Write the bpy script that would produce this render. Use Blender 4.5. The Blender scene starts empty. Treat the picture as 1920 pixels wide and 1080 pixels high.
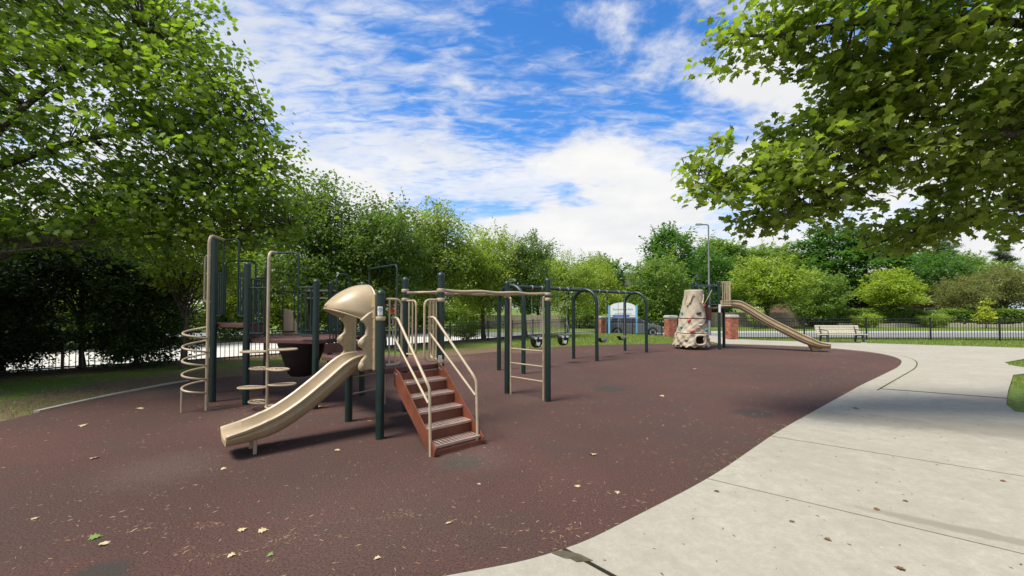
import bpy, bmesh, math, random
import numpy as np
from mathutils import Vector, Matrix

random.seed(7)
rng = np.random.default_rng(11)
R = math.radians
SC = bpy.context.scene
COL = SC.collection

# ------------------------------------------------------------------ camera
cam_data = bpy.data.cameras.new('camera')
cam = bpy.data.objects.new('camera', cam_data)
COL.objects.link(cam)
cam.location = (0, 0, 1.74)
cam.rotation_euler = (R(90 + 1.35), 0, 0)
cam_data.sensor_width = 36
cam_data.lens = 780 / 1920 * 36
cam_data.shift_y = 19 / 1920
cam_data.clip_start = 0.05
cam_data.clip_end = 3000
SC.camera = cam

# ------------------------------------------------------------------ light
SUN_AZ = R(-58)          # from +Y towards +X; negative = from the left
SUN_EL = R(62)
sun_dir = Vector((math.sin(SUN_AZ) * math.cos(SUN_EL), math.cos(SUN_AZ) * math.cos(SUN_EL), math.sin(SUN_EL)))
sun_dir.y = -abs(sun_dir.y)              # slightly behind the camera
sl = bpy.data.lights.new('sun', 'SUN')
sl.energy = 3.3
sl.angle = R(20)
sl.color = (1.0, 0.96, 0.88)
sun = bpy.data.objects.new('sun', sl)
COL.objects.link(sun)
sun.rotation_euler = (-sun_dir).to_track_quat('-Z', 'Y').to_euler()
sun.location = (0, 0, 30)

world = bpy.data.worlds.new('World')
SC.world = world
world.use_nodes = True
wn, wl = world.node_tree.nodes, world.node_tree.links
wn.clear()
def W(t, **kw):
    n = wn.new(t)
    for k, v in kw.items():
        if k.startswith('i_'):
            n.inputs[k[2:].replace('_', ' ')].default_value = v
        else:
            setattr(n, k, v)
    return n
def wmath(op, a, b=None, c=None, clamp=False):
    n = wn.new('ShaderNodeMath'); n.operation = op; n.use_clamp = clamp
    for i, x in enumerate((a, b, c)):
        if x is None: continue
        if isinstance(x, (int, float)): n.inputs[i].default_value = x
        else: wl.new(x, n.inputs[i])
    return n.outputs[0]
def wramp(x, lo, hi):
    n = wn.new('ShaderNodeMapRange'); n.interpolation_type = 'SMOOTHSTEP'
    n.inputs['From Min'].default_value = lo; n.inputs['From Max'].default_value = hi
    wl.new(x, n.inputs['Value'])
    return n.outputs['Result']
out = W('ShaderNodeOutputWorld'); bg = W('ShaderNodeBackground')
wl.new(bg.outputs[0], out.inputs[0])
bg.inputs['Strength'].default_value = 0.1
sky = W('ShaderNodeTexSky', sky_type='NISHITA')
sky.sun_disc = False
sky.sun_elevation = SUN_EL
sky.sun_rotation = math.atan2(sun_dir.x, sun_dir.y)
sky.air_density = 1.0; sky.dust_density = 0.2; sky.ozone_density = 3.0
tc = W('ShaderNodeTexCoord')
sep = W('ShaderNodeSeparateXYZ'); wl.new(tc.outputs['Generated'], sep.inputs[0])
dz = wmath('ADD', wmath('MAXIMUM', sep.outputs['Z'], 0.0), 0.16)
px = wmath('DIVIDE', sep.outputs['X'], dz)
py = wmath('DIVIDE', sep.outputs['Y'], dz)
comb = W('ShaderNodeCombineXYZ'); wl.new(px, comb.inputs[0]); wl.new(py, comb.inputs[1])
def wnoise(scale, detail, rough, off, dist=0.0, stretch=(1, 1, 1), rot=0):
    mp = W('ShaderNodeMapping'); mp.inputs['Location'].default_value = off
    mp.inputs['Scale'].default_value = stretch; mp.inputs['Rotation'].default_value = (0, 0, rot)
    wl.new(comb.outputs[0], mp.inputs['Vector'])
    n = W('ShaderNodeTexNoise'); n.inputs['Scale'].default_value = scale
    n.inputs['Detail'].default_value = detail; n.inputs['Roughness'].default_value = rough
    n.inputs['Distortion'].default_value = dist
    wl.new(mp.outputs[0], n.inputs['Vector'])
    return n.outputs['Fac']
# cumulus bank low in the sky, thin rippled veil higher up
OFF = (8.5, 0.4, 0)
big = wnoise(0.95, 10, 0.60, OFF, 0.10)
veil = wnoise(0.75, 6, 0.58, (11.8, 2.2, 0), 0.3, (1, 1.5, 1), R(-25))
ripple = wnoise(9.0, 5, 0.60, (2.0, 0.0, 0), 0.5, (1, 2.4, 1), R(-18))
low = wramp(sep.outputs['Z'], 0.52, 0.12)
m1 = wramp(wmath('ADD', big, wmath('MULTIPLY', low, 0.22)), 0.57, 0.67)
m2 = wmath('MULTIPLY', wramp(wmath('ADD', veil, wmath('MULTIPLY', wmath('SUBTRACT', ripple, 0.5), 0.36)), 0.40, 0.63), 0.80)
m3 = wmath('MULTIPLY', wramp(sep.outputs['Z'], 0.30, 0.06), 0.8)        # pale haze towards the horizon
mask = wmath('SUBTRACT', 1.0, wmath('MULTIPLY', wmath('MULTIPLY', wmath('SUBTRACT', 1.0, m1), wmath('SUBTRACT', 1.0, m2)), wmath('SUBTRACT', 1.0, m3)), clamp=True)
shade = wramp(wnoise(1.8, 7, 0.6, (7.7, 2.1, 0), 0.15), 0.3, 0.72)
cmix = W('ShaderNodeMix', data_type='RGBA')
wl.new(shade, cmix.inputs[0])
cmix.inputs[6].default_value = (4.25, 4.3, 4.4, 1)
cmix.inputs[7].default_value = (4.95, 4.92, 4.85, 1)
tint = W('ShaderNodeMix', data_type='RGBA', blend_type='MULTIPLY')
tint.inputs[0].default_value = 1.0
wl.new(sky.outputs[0], tint.inputs[6])
tint.inputs[7].default_value = (0.36, 0.78, 1.16, 1)
sm = W('ShaderNodeMix', data_type='RGBA')
wl.new(mask, sm.inputs[0]); wl.new(tint.outputs[2], sm.inputs[6]); wl.new(cmix.outputs[2], sm.inputs[7])
wl.new(sm.outputs[2], bg.inputs['Color'])

vs = SC.view_settings
vs.view_transform = 'Standard'; vs.look = 'None'; vs.exposure = 1.0; vs.gamma = 1.0
vs.use_curve_mapping = False
SC.cycles.max_bounces = 8
SC.cycles.diffuse_bounces = 6
SC.cycles.glossy_bounces = 2
SC.cycles.transmission_bounces = 6
SC.cycles.transparent_max_bounces = 8
SC.cycles.caustics_reflective = False
SC.cycles.caustics_refractive = False

# ------------------------------------------------------------------ helpers
def thing(name, label, cat, loc=(0, 0, 0), group=None, rz=0):
    o = bpy.data.objects.new(name, None)
    COL.objects.link(o)
    o.location = loc; o.rotation_euler = (0, 0, rz)
    o.empty_display_size = 0.2
    return tag(o, label, cat, group)
def tag(o, label=None, cat=None, group=None, kind=None):
    if label: o['label'] = label
    if cat: o['category'] = cat
    if group: o['group'] = group
    if kind: o['kind'] = kind
    return o
def origin_of(p):
    v = Vector((0, 0, 0))
    while p is not None:
        v += p.location; p = p.parent
    return v
def link(name, me, parent=None, loc=None):
    o = bpy.data.objects.new(name, me)
    COL.objects.link(o)
    if parent is not None: o.parent = parent
    if loc is not None: o.location = loc
    return o
def copy_tree(o, parent=None):
    c = o.copy(); COL.objects.link(c); c.parent = parent
    for ch in o.children: copy_tree(ch, c)
    return c

def fillet(pts, r, n=5):
    pts = [Vector(p) for p in pts]
    res = [pts[0]]
    for i in range(1, len(pts) - 1):
        a, b, c = pts[i - 1], pts[i], pts[i + 1]
        u, v = (a - b), (c - b)
        rr = min(r, u.length * 0.49, v.length * 0.49)
        p0, p1 = b + u.normalized() * rr, b + v.normalized() * rr
        for k in range(n + 1):
            t = k / n
            res.append(p0 * (1 - t) ** 2 + b * 2 * t * (1 - t) + p1 * t * t)
    res.append(pts[-1])
    return res
def spline(pts, n=8, closed=False):
    P = [Vector(p) for p in pts]
    res = []
    m = len(P)
    for i in range(m if closed else m - 1):
        if closed: a, b, c, d = P[i - 1], P[i], P[(i + 1) % m], P[(i + 2) % m]
        else: a, b, c, d = P[max(i - 1, 0)], P[i], P[i + 1], P[min(i + 2, m - 1)]
        for k in range(n):
            t = k / n
            res.append(0.5 * ((2 * b) + (c - a) * t + (2 * a - 5 * b + 4 * c - d) * t * t + (3 * b - a - 3 * c + d) * t ** 3))
    if not closed: res.append(P[-1])
    return res

class MB:
    def __init__(s): s.v = []; s.f = []
    def add(s, vs_, fs):
        k = len(s.v)
        s.v += [tuple(p) for p in vs_]
        s.f += [tuple(i + k for i in f) for f in fs]
        return s
    def box(s, c, size, ax=(1, 0, 0), ay=None, az=(0, 0, 1)):
        c = Vector(c); ax = Vector(ax).normalized(); az = Vector(az).normalized()
        ay = Vector(ay).normalized() if ay is not None else az.cross(ax).normalized()
        hx, hy, hz = size[0] / 2, size[1] / 2, size[2] / 2
        P = [c + ax * (i * hx) + ay * (j * hy) + az * (k * hz) for k in (-1, 1) for j in (-1, 1) for i in (-1, 1)]
        return s.add(P, [(0, 2, 3, 1), (4, 5, 7, 6), (0, 1, 5, 4), (2, 6, 7, 3), (0, 4, 6, 2), (1, 3, 7, 5)])
    def bar(s, a, b, w, h, up=(0, 0, 1)):
        a, b = Vector(a), Vector(b)
        d = b - a
        ax = d.normalized()
        side = Vector(up).cross(ax)
        side = side.normalized() if side.length > 1e-5 else Vector((0, 1, 0))
        return s.box((a + b) / 2, (d.length, w, h), ax, side, ax.cross(side))
    def tube(s, pts, r, n=8, caps=True, closed=False):
        P = [Vector(p) for p in pts]
        m = len(P)
        rs = r if isinstance(r, (list, tuple, np.ndarray)) else [r] * m
        T = []
        for i in range(m):
            if closed: t = P[(i + 1) % m] - P[i - 1]
            else: t = P[min(i + 1, m - 1)] - P[max(i - 1, 0)]
            T.append(t.normalized() if t.length > 1e-9 else Vector((0, 0, 1)))
        ref = Vector((0, 0, 1)) if abs(T[0].z) < 0.9 else Vector((1, 0, 0))
        nrm = (ref - T[0] * ref.dot(T[0])).normalized()
        V = []
        for i in range(m):
            nrm = (nrm - T[i] * nrm.dot(T[i]))
            nrm = nrm.normalized() if nrm.length > 1e-6 else T[i].orthogonal().normalized()
            bi = T[i].cross(nrm)
            for k in range(n):
                a = 2 * math.pi * k / n
                V.append(P[i] + (nrm * math.cos(a) + bi * math.sin(a)) * rs[i])
        F = []
        for i in range(m if closed else m - 1):
            j = (i + 1) % m
            for k in range(n):
                l = (k + 1) % n
                F.append((i * n + k, i * n + l, j * n + l, j * n + k))
        if caps and not closed:
            F.append(tuple(reversed(range(n)))); F.append(tuple((m - 1) * n + k for k in range(n)))
        return s.add(V, F)
    def prism(s, poly, d, o=(0, 0, 0), ex=(1, 0, 0), ey=(0, 1, 0), ez=(0, 0, 1)):
        """2D polygon in (ex, ey), extruded 0..d along ez"""
        o, ex, ey, ez = Vector(o), Vector(ex), Vector(ey), Vector(ez)
        n = len(poly)
        A = [o + ex * p[0] + ey * p[1] for p in poly]
        B = [q + ez * d for q in A]
        F = [tuple(reversed(range(n))), tuple(range(n, 2 * n))]
        F += [(i, (i + 1) % n, n + (i + 1) % n, n + i) for i in range(n)]
        return s.add(A + B, F)
    def lathe(s, prof, c=(0, 0, 0), n=16, sx=1.0, sy=1.0):
        c = Vector(c); V = []; F = []
        for (r, z) in prof:
            for k in range(n):
                a = 2 * math.pi * k / n
                V.append(c + Vector((r * sx * math.cos(a), r * sy * math.sin(a), z)))
        for i in range(len(prof) - 1):
            for k in range(n):
                l = (k + 1) % n
                F.append((i * n + k, i * n + l, (i + 1) * n + l, (i + 1) * n + k))
        F.append(tuple(reversed(range(n)))); F.append(tuple((len(prof) - 1) * n + k for k in range(n)))
        return s.add(V, F)
    def loft(s, rings, closed_ring=True, caps=True):
        n = len(rings[0]); V = [p for r_ in rings for p in r_]; F = []
        for i in range(len(rings) - 1):
            for k in range(n if closed_ring else n - 1):
                l = (k + 1) % n
                F.append((i * n + k, i * n + l, (i + 1) * n + l, (i + 1) * n + k))
        if caps and closed_ring:
            F.append(tuple(reversed(range(n)))); F.append(tuple((len(rings) - 1) * n + k for k in range(n)))
        return s.add(V, F)
    def mesh(s, name, mat, org=(0, 0, 0), smooth=False):
        o = Vector(org)
        me = bpy.data.meshes.new(name)
        me.from_pydata([(p[0] - o.x, p[1] - o.y, p[2] - o.z) for p in s.v], [], s.f)
        bm = bmesh.new(); bm.from_mesh(me); bmesh.ops.recalc_face_normals(bm, faces=bm.faces); bm.to_mesh(me); bm.free()
        if mat is not None: me.materials.append(mat)
        if smooth:
            me.polygons.foreach_set('use_smooth', [True] * len(me.polygons))
            try: me.set_sharp_from_angle(angle=R(38))
            except Exception: pass
        me.update()
        return me
    def build(s, name, mat, parent=None, smooth=False, bevel=0, solid=0):
        """vertices are in world metres"""
        o = link(name, s.mesh(name, mat, origin_of(parent), smooth), parent)
        if solid:
            m = o.modifiers.new('solid', 'SOLIDIFY'); m.thickness = solid; m.offset = 0
        if bevel:
            m = o.modifiers.new('bevel', 'BEVEL'); m.width = bevel; m.segments = 2; m.limit_method = 'ANGLE'; m.angle_limit = R(40)
        return o

def lettering(name, body, size, mat, parent, loc, extrude=0.003, sx=1.0, offset=0.0):
    cu = bpy.data.curves.new(name, 'FONT'); cu.body = body; cu.size = size; cu.align_x = 'CENTER'; cu.extrude = extrude; cu.offset = offset
    tmp = bpy.data.objects.new(name + '_tmp', cu); COL.objects.link(tmp)
    bpy.context.view_layer.update()
    me_ = bpy.data.meshes.new_from_object(tmp.evaluated_get(bpy.context.evaluated_depsgraph_get()))
    bpy.data.objects.remove(tmp)
    me_.materials.clear(); me_.materials.append(mat)
    o = link(name, me_, parent, loc); o.rotation_euler = (R(90), 0, 0); o.scale = (sx, 1, 1)
    return o

# ------------------------------------------------------------------ materials
class NT:
    def __init__(s, name):
        s.m = bpy.data.materials.new(name); s.m.use_nodes = True
        s.n, s.l = s.m.node_tree.nodes, s.m.node_tree.links
        s.n.clear()
        s.out = s.n.new('ShaderNodeOutputMaterial')
        s.b = s.n.new('ShaderNodeBsdfPrincipled')
        s.l.new(s.b.outputs[0], s.out.inputs['Surface'])
        s.tc = s.n.new('ShaderNodeTexCoord')
        s.geo = s.n.new('ShaderNodeNewGeometry')
    def set(s, rough=0.6, metal=0.0, spec=None):
        s.b.inputs['Roughness'].default_value = rough; s.b.inputs['Metallic'].default_value = metal
        if spec is not None: s.b.inputs['Specular IOR Level'].default_value = spec
        return s
    def noise(s, scale, detail=3, rough=0.55, world=True, dist=0.0, stretch=None):
        n = s.n.new('ShaderNodeTexNoise')
        n.inputs['Scale'].default_value = scale; n.inputs['Detail'].default_value = detail
        n.inputs['Roughness'].default_value = rough; n.inputs['Distortion'].default_value = dist
        v = s.geo.outputs['Position'] if world else s.tc.outputs['Object']
        if stretch:
            mp = s.n.new('ShaderNodeMapping'); mp.inputs['Scale'].default_value = stretch
            s.l.new(v, mp.inputs['Vector']); v = mp.outputs[0]
        s.l.new(v, n.inputs['Vector'])
        return n.outputs['Fac']
    def ramp(s, x, lo, hi, a=0.0, b=1.0):
        n = s.n.new('ShaderNodeMapRange'); n.interpolation_type = 'SMOOTHSTEP'
        for k, v in (('From Min', lo), ('From Max', hi), ('To Min', a), ('To Max', b)): n.inputs[k].default_value = v
        s.l.new(x, n.inputs['Value'])
        return n.outputs['Result']
    def math(s, op, a, b=None, c=None):
        n = s.n.new('ShaderNodeMath'); n.operation = op
        for i, x in enumerate((a, b, c)):
            if x is None: continue
            if isinstance(x, (int, float)): n.inputs[i].default_value = x
            else: s.l.new(x, n.inputs[i])
        return n.outputs[0]
    def mix(s, f, a, b, blend='MIX'):
        n = s.n.new('ShaderNodeMix'); n.data_type = 'RGBA'; n.blend_type = blend
        for i, x in ((0, f), (6, a), (7, b)):
            if isinstance(x, (int, float)): n.inputs[i].default_value = x
            elif isinstance(x, tuple): n.inputs[i].default_value = (*x, 1)
            else: s.l.new(x, n.inputs[i])
        return n.outputs[2]
    def color(s, c):
        if isinstance(c, tuple): s.b.inputs['Base Color'].default_value = (*c, 1)
        else: s.l.new(c, s.b.inputs['Base Color'])
        return s
    def bump(s, h, strength=0.3, dist=0.01):
        n = s.n.new('ShaderNodeBump'); n.inputs['Strength'].default_value = strength; n.inputs['Distance'].default_value = dist
        s.l.new(h, n.inputs['Height']); s.l.new(n.outputs[0], s.b.inputs['Normal'])
        return s
    def attr(s, name):
        n = s.n.new('ShaderNodeAttribute'); n.attribute_name = name
        return n.outputs['Fac']
    def spot(s, x, y, r):
        v = s.n.new('ShaderNodeVectorMath'); v.operation = 'DISTANCE'
        s.l.new(s.geo.outputs['Position'], v.inputs[0]); v.inputs[1].default_value = (x, y, 0)
        return s.math('DIVIDE', v.outputs['Value'], r)

def painted(name, col, rough=0.4, var=0.25, wear=None, spec=0.5, scale=6.0):
    t = NT(name).set(rough, 0, spec)
    d = tuple(c * (1 - var) for c in col)
    c = t.mix(t.ramp(t.noise(scale, 5, 0.65), 0.3, 0.7), d, col)
    if wear is not None:
        c = t.mix(t.ramp(t.noise(scale * 4, 6, 0.7), 0.62, 0.72, 0, 0.6), c, wear)
    t.color(c)
    t.bump(t.noise(60, 3), 0.06, 0.004)
    return t.m

M = {}
M['green'] = painted('green_paint', (0.0075, 0.027, 0.022), 0.42, 0.35, (0.018, 0.040, 0.034))
M['tan'] = painted('tan_paint', (0.43, 0.335, 0.215), 0.42, 0.22)
M['beige'] = painted('beige_plastic', (0.41, 0.310, 0.180), 0.42, 0.22, (0.31, 0.235, 0.14), 0.5, 3)
M['deck'] = painted('deck_coating', (0.115, 0.045, 0.035), 0.65, 0.3, (0.15, 0.08, 0.065))
M['stair'] = painted('stair_coating', (0.190, 0.056, 0.026), 0.55, 0.35, (0.21, 0.10, 0.065))
M['tread'] = painted('tread_coating', (0.48, 0.33, 0.26), 0.6, 0.3, (0.55, 0.42, 0.34))
M['dark_plastic'] = painted('dark_brown_plastic', (0.016, 0.009, 0.007), 0.7, 0.3, None, 0.2)
M['black'] = painted('black_rubber', (0.012, 0.012, 0.013), 0.5, 0.3)
M['fence'] = painted('black_fence_paint', (0.012, 0.015, 0.014), 0.45, 0.3, (0.04, 0.045, 0.04))
M['chain'] = painted('galvanised_chain', (0.30, 0.31, 0.31), 0.45, 0.2)
M['steel'] = painted('galvanised_steel', (0.33, 0.34, 0.35), 0.45, 0.2)
M['lampsteel'] = painted('weathered_steel', (0.16, 0.165, 0.17), 0.55, 0.2)
M['white'] = painted('white_paint', (0.78, 0.79, 0.77), 0.45, 0.06)
M['lightblue'] = painted('light_blue_paint', (0.20, 0.42, 0.66), 0.4, 0.15)
M['blue'] = painted('blue_print', (0.06, 0.17, 0.50), 0.5, 0.2)
M['grey_print'] = painted('grey_print', (0.33, 0.34, 0.37), 0.6, 0.1)
M['red'] = painted('red_paint', (0.60, 0.03, 0.03), 0.4, 0.15)
M['hold_red'] = painted('red_hold', (0.55, 0.09, 0.09), 0.5, 0.2)
M['hold_teal'] = painted('teal_hold', (0.05, 0.24, 0.25), 0.5, 0.2)
M['hold_navy'] = painted('navy_hold', (0.025, 0.04, 0.075), 0.5, 0.2)
M['slat'] = painted('bench_slat_paint', (0.55, 0.50, 0.37), 0.55, 0.22, None, 0.3, 8)
M['iron'] = painted('bench_iron', (0.035, 0.05, 0.05), 0.5, 0.3, (0.2, 0.2, 0.2))
M['car'] = painted('silver_car_paint', (0.13, 0.135, 0.15), 0.25, 0.05, None, 0.6)
M['glass'] = painted('dark_glass', (0.02, 0.025, 0.03), 0.08, 0.1, None, 0.7)
M['tyre'] = painted('tyre_rubber', (0.015, 0.015, 0.016), 0.7, 0.2)
M['roof'] = painted('roof_shingle', (0.10, 0.075, 0.065), 0.85, 0.4, None, 0.2, 3)
M['housebrick'] = painted('house_brick', (0.22, 0.12, 0.09), 0.8, 0.35, None, 0.2, 4)
M['wallstone'] = painted('retaining_stone', (0.50, 0.43, 0.31), 0.85, 0.3, None, 0.2, 2)
M['woodfence'] = painted('weathered_wood', (0.35, 0.28, 0.21), 0.8, 0.3, None, 0.2, 3)
M['asphalt'] = painted('asphalt', (0.20, 0.20, 0.20), 0.9, 0.2, None, 0.2, 1.2)
M['lightpave'] = painted('light_pavement', (0.52, 0.50, 0.45), 0.9, 0.15, None, 0.2, 0.8)
M['kerbstone'] = painted('kerb_concrete', (0.46, 0.44, 0.39), 0.85, 0.2, None, 0.2, 2)

def m_rubber():
    t = NT('rubber_surface').set(0.92, 0, 0.25)
    g = t.noise(150, 3, 0.7); g2 = t.noise(420, 2, 0.6)
    big = t.noise(0.33, 5, 0.6); med = t.noise(2.2, 5, 0.62)
    c = t.mix(t.ramp(big, 0.35, 0.68), (0.0825, 0.0423, 0.0322), (0.1143, 0.0534, 0.0403))
    c = t.mix(t.ramp(med, 0.45, 0.8, 0, 0.5), c, (0.0747, 0.0462, 0.0380))
    g0 = t.noise(62, 4, 0.75)
    c = t.mix(t.ramp(t.noise(0.55, 4, 0.6), 0.48, 0.62, 0, 0.45), c, (0.0702, 0.0491, 0.0402))
    c = t.mix(t.ramp(g0, 0.35, 0.56), (0.0229, 0.0133, 0.0117), c)
    c = t.mix(t.ramp(g, 0.32, 0.55, 0.75, 0), c, (0.0106, 0.0063, 0.0055))
    c = t.mix(t.ramp(g0, 0.60, 0.72, 0, 0.55), c, (0.1677, 0.0876, 0.0694))
    c = t.mix(t.ramp(g2, 0.55, 0.68, 0, 0.9), c, (0.1525, 0.0807, 0.0659))
    wob = t.math('MULTIPLY', t.math('SUBTRACT', t.noise(9, 4), 0.5), 0.9)
    for x, y, r in ((-0.55, 4.73, 0.24), (3.98, 6.9, 0.30), (2.1, 9.0, 0.36), (-2.7, 2.72, 0.2)):
        d = t.math('ADD', t.spot(x, y, r), wob)
        c = t.mix(t.ramp(d, 0.65, 1.2, 0.75, 0), c, t.mix(t.ramp(g, 0.35, 0.6), (0.0138, 0.0126, 0.0104), (0.0504, 0.0491, 0.0389)))
    # sandy dust trodden in along the dirt bank
    for x, y, r in ((-7.2, 8.8, 1.0), (-5.6, 11.2, 1.6), (-2.4, 14.3, 1.3), (0.6, 16.8, 1.2)):
        d = t.math('ADD', t.spot(x, y, r), t.math('MULTIPLY', wob, 0.9))
        c = t.mix(t.ramp(d, 0.2, 1.1, 0.55, 0), c, (0.1525, 0.1016, 0.0694))
    for x, y, r, k in ((-3.75, 4.55, 0.75, 0.40), (-0.45, 4.85, 0.6, 0.35), (0.3, 8.0, 0.6, 0.30), (0.9, 12.3, 1.3, 0.35), (12.4, 16.3, 1.0, 0.35), (-4.2, 6.7, 0.8, 0.3), (-1.2, 3.4, 1.3, 0.2)):
        d = t.math('ADD', t.spot(x, y, r), t.math('MULTIPLY', wob, 1.2))
        c = t.mix(t.ramp(d, 0.1, 1.1, k, 0), c, t.mix(t.ramp(g0, 0.35, 0.6), (0.0444, 0.0310, 0.0258), (0.1463, 0.1020, 0.0806)))
    t.color(c)
    t.bump(t.math('ADD', g, t.math('MULTIPLY', g2, 0.6)), 0.75, 0.006)
    return t.m
M['rubber'] = m_rubber()

def m_concrete():
    t = NT('path_concrete').set(0.88, 0, 0.25)
    a, b, c_ = t.noise(0.7, 6, 0.62), t.noise(5, 6, 0.7), t.noise(90, 4, 0.7)
    c = t.mix(t.ramp(a, 0.2, 0.85), (0.2894, 0.2626, 0.2052), (0.3512, 0.3249, 0.2633))
    d_ = t.noise(22, 5, 0.7)
    c = t.mix(t.ramp(d_, 0.42, 0.62, 0, 0.35), c, (0.2084, 0.1892, 0.1453))
    c = t.mix(t.ramp(d_, 0.58, 0.70, 0, 0.5), c, (0.4245, 0.4100, 0.3676))
    c = t.mix(t.ramp(b, 0.40, 0.75, 0, 0.6), c, (0.2393, 0.2169, 0.1667))
    c = t.mix(t.ramp(b, 0.30, 0.42, 0.45, 0), c, (0.3628, 0.3509, 0.3120))
    c = t.mix(t.ramp(c_, 0.52, 0.72, 0, 0.5), c, (0.1930, 0.1774, 0.1410))
    # narrow old damp stain, then two wide patches painting in the right tree's shadow
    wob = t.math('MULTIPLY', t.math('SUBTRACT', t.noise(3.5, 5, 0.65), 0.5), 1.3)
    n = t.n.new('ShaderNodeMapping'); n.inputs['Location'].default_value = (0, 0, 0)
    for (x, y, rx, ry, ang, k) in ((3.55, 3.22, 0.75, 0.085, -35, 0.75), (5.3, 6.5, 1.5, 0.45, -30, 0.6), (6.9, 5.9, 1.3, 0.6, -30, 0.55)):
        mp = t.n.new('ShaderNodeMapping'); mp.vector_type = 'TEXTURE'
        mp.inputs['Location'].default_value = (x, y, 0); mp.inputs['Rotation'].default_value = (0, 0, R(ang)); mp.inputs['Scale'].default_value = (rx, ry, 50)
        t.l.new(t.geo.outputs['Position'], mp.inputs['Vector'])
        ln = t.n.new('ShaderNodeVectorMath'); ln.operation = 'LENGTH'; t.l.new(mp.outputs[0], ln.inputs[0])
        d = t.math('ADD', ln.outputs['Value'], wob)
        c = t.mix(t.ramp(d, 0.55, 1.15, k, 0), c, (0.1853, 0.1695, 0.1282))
    t.color(c)
    t.bump(t.math('ADD', c_, t.math('MULTIPLY', b, 0.5)), 0.25, 0.004)
    return t.m
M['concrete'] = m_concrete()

def m_ground():
    t = NT('ground_turf').set(0.95, 0, 0.15)
    d = t.attr('dirt')
    n1, n2, n3 = t.noise(0.6, 5, 0.6), t.noise(14, 5, 0.7), t.noise(2.5, 5, 0.6)
    gr = t.mix(t.ramp(n1, 0.3, 0.7), (0.115, 0.175, 0.028), (0.195, 0.235, 0.050))
    gr = t.mix(t.ramp(n2, 0.35, 0.7), (0.070, 0.105, 0.020), gr)
    di = t.mix(t.ramp(n2, 0.3, 0.7), (0.085, 0.058, 0.035), (0.165, 0.115, 0.070))
    f = t.ramp(t.math('ADD', d, t.math('MULTIPLY', t.math('SUBTRACT', n3, 0.5), 1.1)), 0.35, 0.65)
    t.color(t.mix(f, gr, di))
    t.bump(n2, 0.6, 0.03)
    return t.m
M['ground'] = m_ground()

def m_leaf(name, lo, hi, trans=0.35, yellow=(0.30, 0.30, 0.04), rough=0.42):
    """tint 0..1 per leaf: darker to lighter, a few yellowish"""
    t = NT(name).set(rough, 0, 0.5)
    a = t.attr('tint')
    c = t.mix(a, lo, hi)
    c = t.mix(t.ramp(a, 0.93, 0.99, 0, 0.7), c, yellow)
    t.color(c)
    tr = t.n.new('ShaderNodeBsdfTranslucent')
    t.l.new(t.mix(1.0, c, (1.0, 1.15, 0.45), 'MULTIPLY'), tr.inputs['Color'])
    ms = t.n.new('ShaderNodeMixShader'); ms.inputs[0].default_value = trans
    t.l.new(t.b.outputs[0], ms.inputs[1]); t.l.new(tr.outputs[0], ms.inputs[2])
    t.l.new(ms.outputs[0], t.out.inputs['Surface'])
    return t.m
M['leaf_left'] = m_leaf('leaf_mid_green', (0.097, 0.164, 0.029), (0.318, 0.410, 0.063), 0.64)
M['leaf_right'] = m_leaf('leaf_broad_green', (0.109, 0.162, 0.033), (0.353, 0.417, 0.067), 0.64)
M['leaf_row'] = m_leaf('leaf_row_green', (0.112, 0.189, 0.038), (0.377, 0.448, 0.096), 0.58)
M['leaf_rowlight'] = m_leaf('leaf_row_light', (0.150, 0.232, 0.037), (0.446, 0.506, 0.095), 0.58)
M['leaf_rowdark'] = m_leaf('leaf_row_deep', (0.068, 0.120, 0.030), (0.190, 0.270, 0.062), 0.58)
M['leaf_dark'] = m_leaf('leaf_deep_green', (0.047, 0.114, 0.028), (0.144, 0.275, 0.055), 0.58)
M['leaf_mid'] = m_leaf('leaf_medium_green', (0.101, 0.183, 0.038), (0.266, 0.354, 0.077), 0.58)
M['leaf_bright'] = m_leaf('leaf_yellow_green', (0.174, 0.252, 0.031), (0.431, 0.487, 0.070), 0.58)
M['leaf_olive'] = m_leaf('leaf_olive', (0.130, 0.140, 0.045), (0.270, 0.265, 0.095), 0.58)
M['leaf_lime'] = m_leaf('leaf_lime', (0.316, 0.377, 0.029), (0.602, 0.609, 0.072), 0.4)
M['leaf_bush'] = m_leaf('leaf_shrub_dark', (0.020, 0.042, 0.014), (0.060, 0.110, 0.030), 0.4)
M['leaf_pine'] = m_leaf('needle_bluegreen', (0.061, 0.104, 0.044), (0.145, 0.200, 0.086), 0.58)
M['grass'] = m_leaf('grass_blade', (0.12, 0.18, 0.025), (0.31, 0.36, 0.07), 0.45)
M['dryleaf'] = painted('dry_leaf', (0.50, 0.40, 0.22), 0.8, 0.3, None, 0.2, 30)
M['greenleaf'] = painted('fallen_green_leaf', (0.15, 0.23, 0.05), 0.6, 0.3, None, 0.3, 30)
M['brownleaf'] = painted('brown_leaf', (0.16, 0.08, 0.035), 0.8, 0.3, None, 0.2, 30)
def m_bark():
    t = NT('bark').set(0.9, 0, 0.2)
    n = t.noise(18, 5, 0.65, True, 0.3, (1, 1, 0.25))
    t.color(t.mix(t.ramp(n, 0.3, 0.7), (0.035, 0.028, 0.022), (0.115, 0.098, 0.080)))
    t.bump(n, 0.6, 0.02)
    return t.m
M['bark'] = m_bark()
def m_litter():
    t = NT('wood_chip_litter').set(0.9, 0, 0.2)
    a = t.attr('tint')
    t.color(t.mix(a, (0.10, 0.055, 0.033), (0.42, 0.29, 0.17)))
    return t.m
M['litter'] = m_litter()
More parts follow.
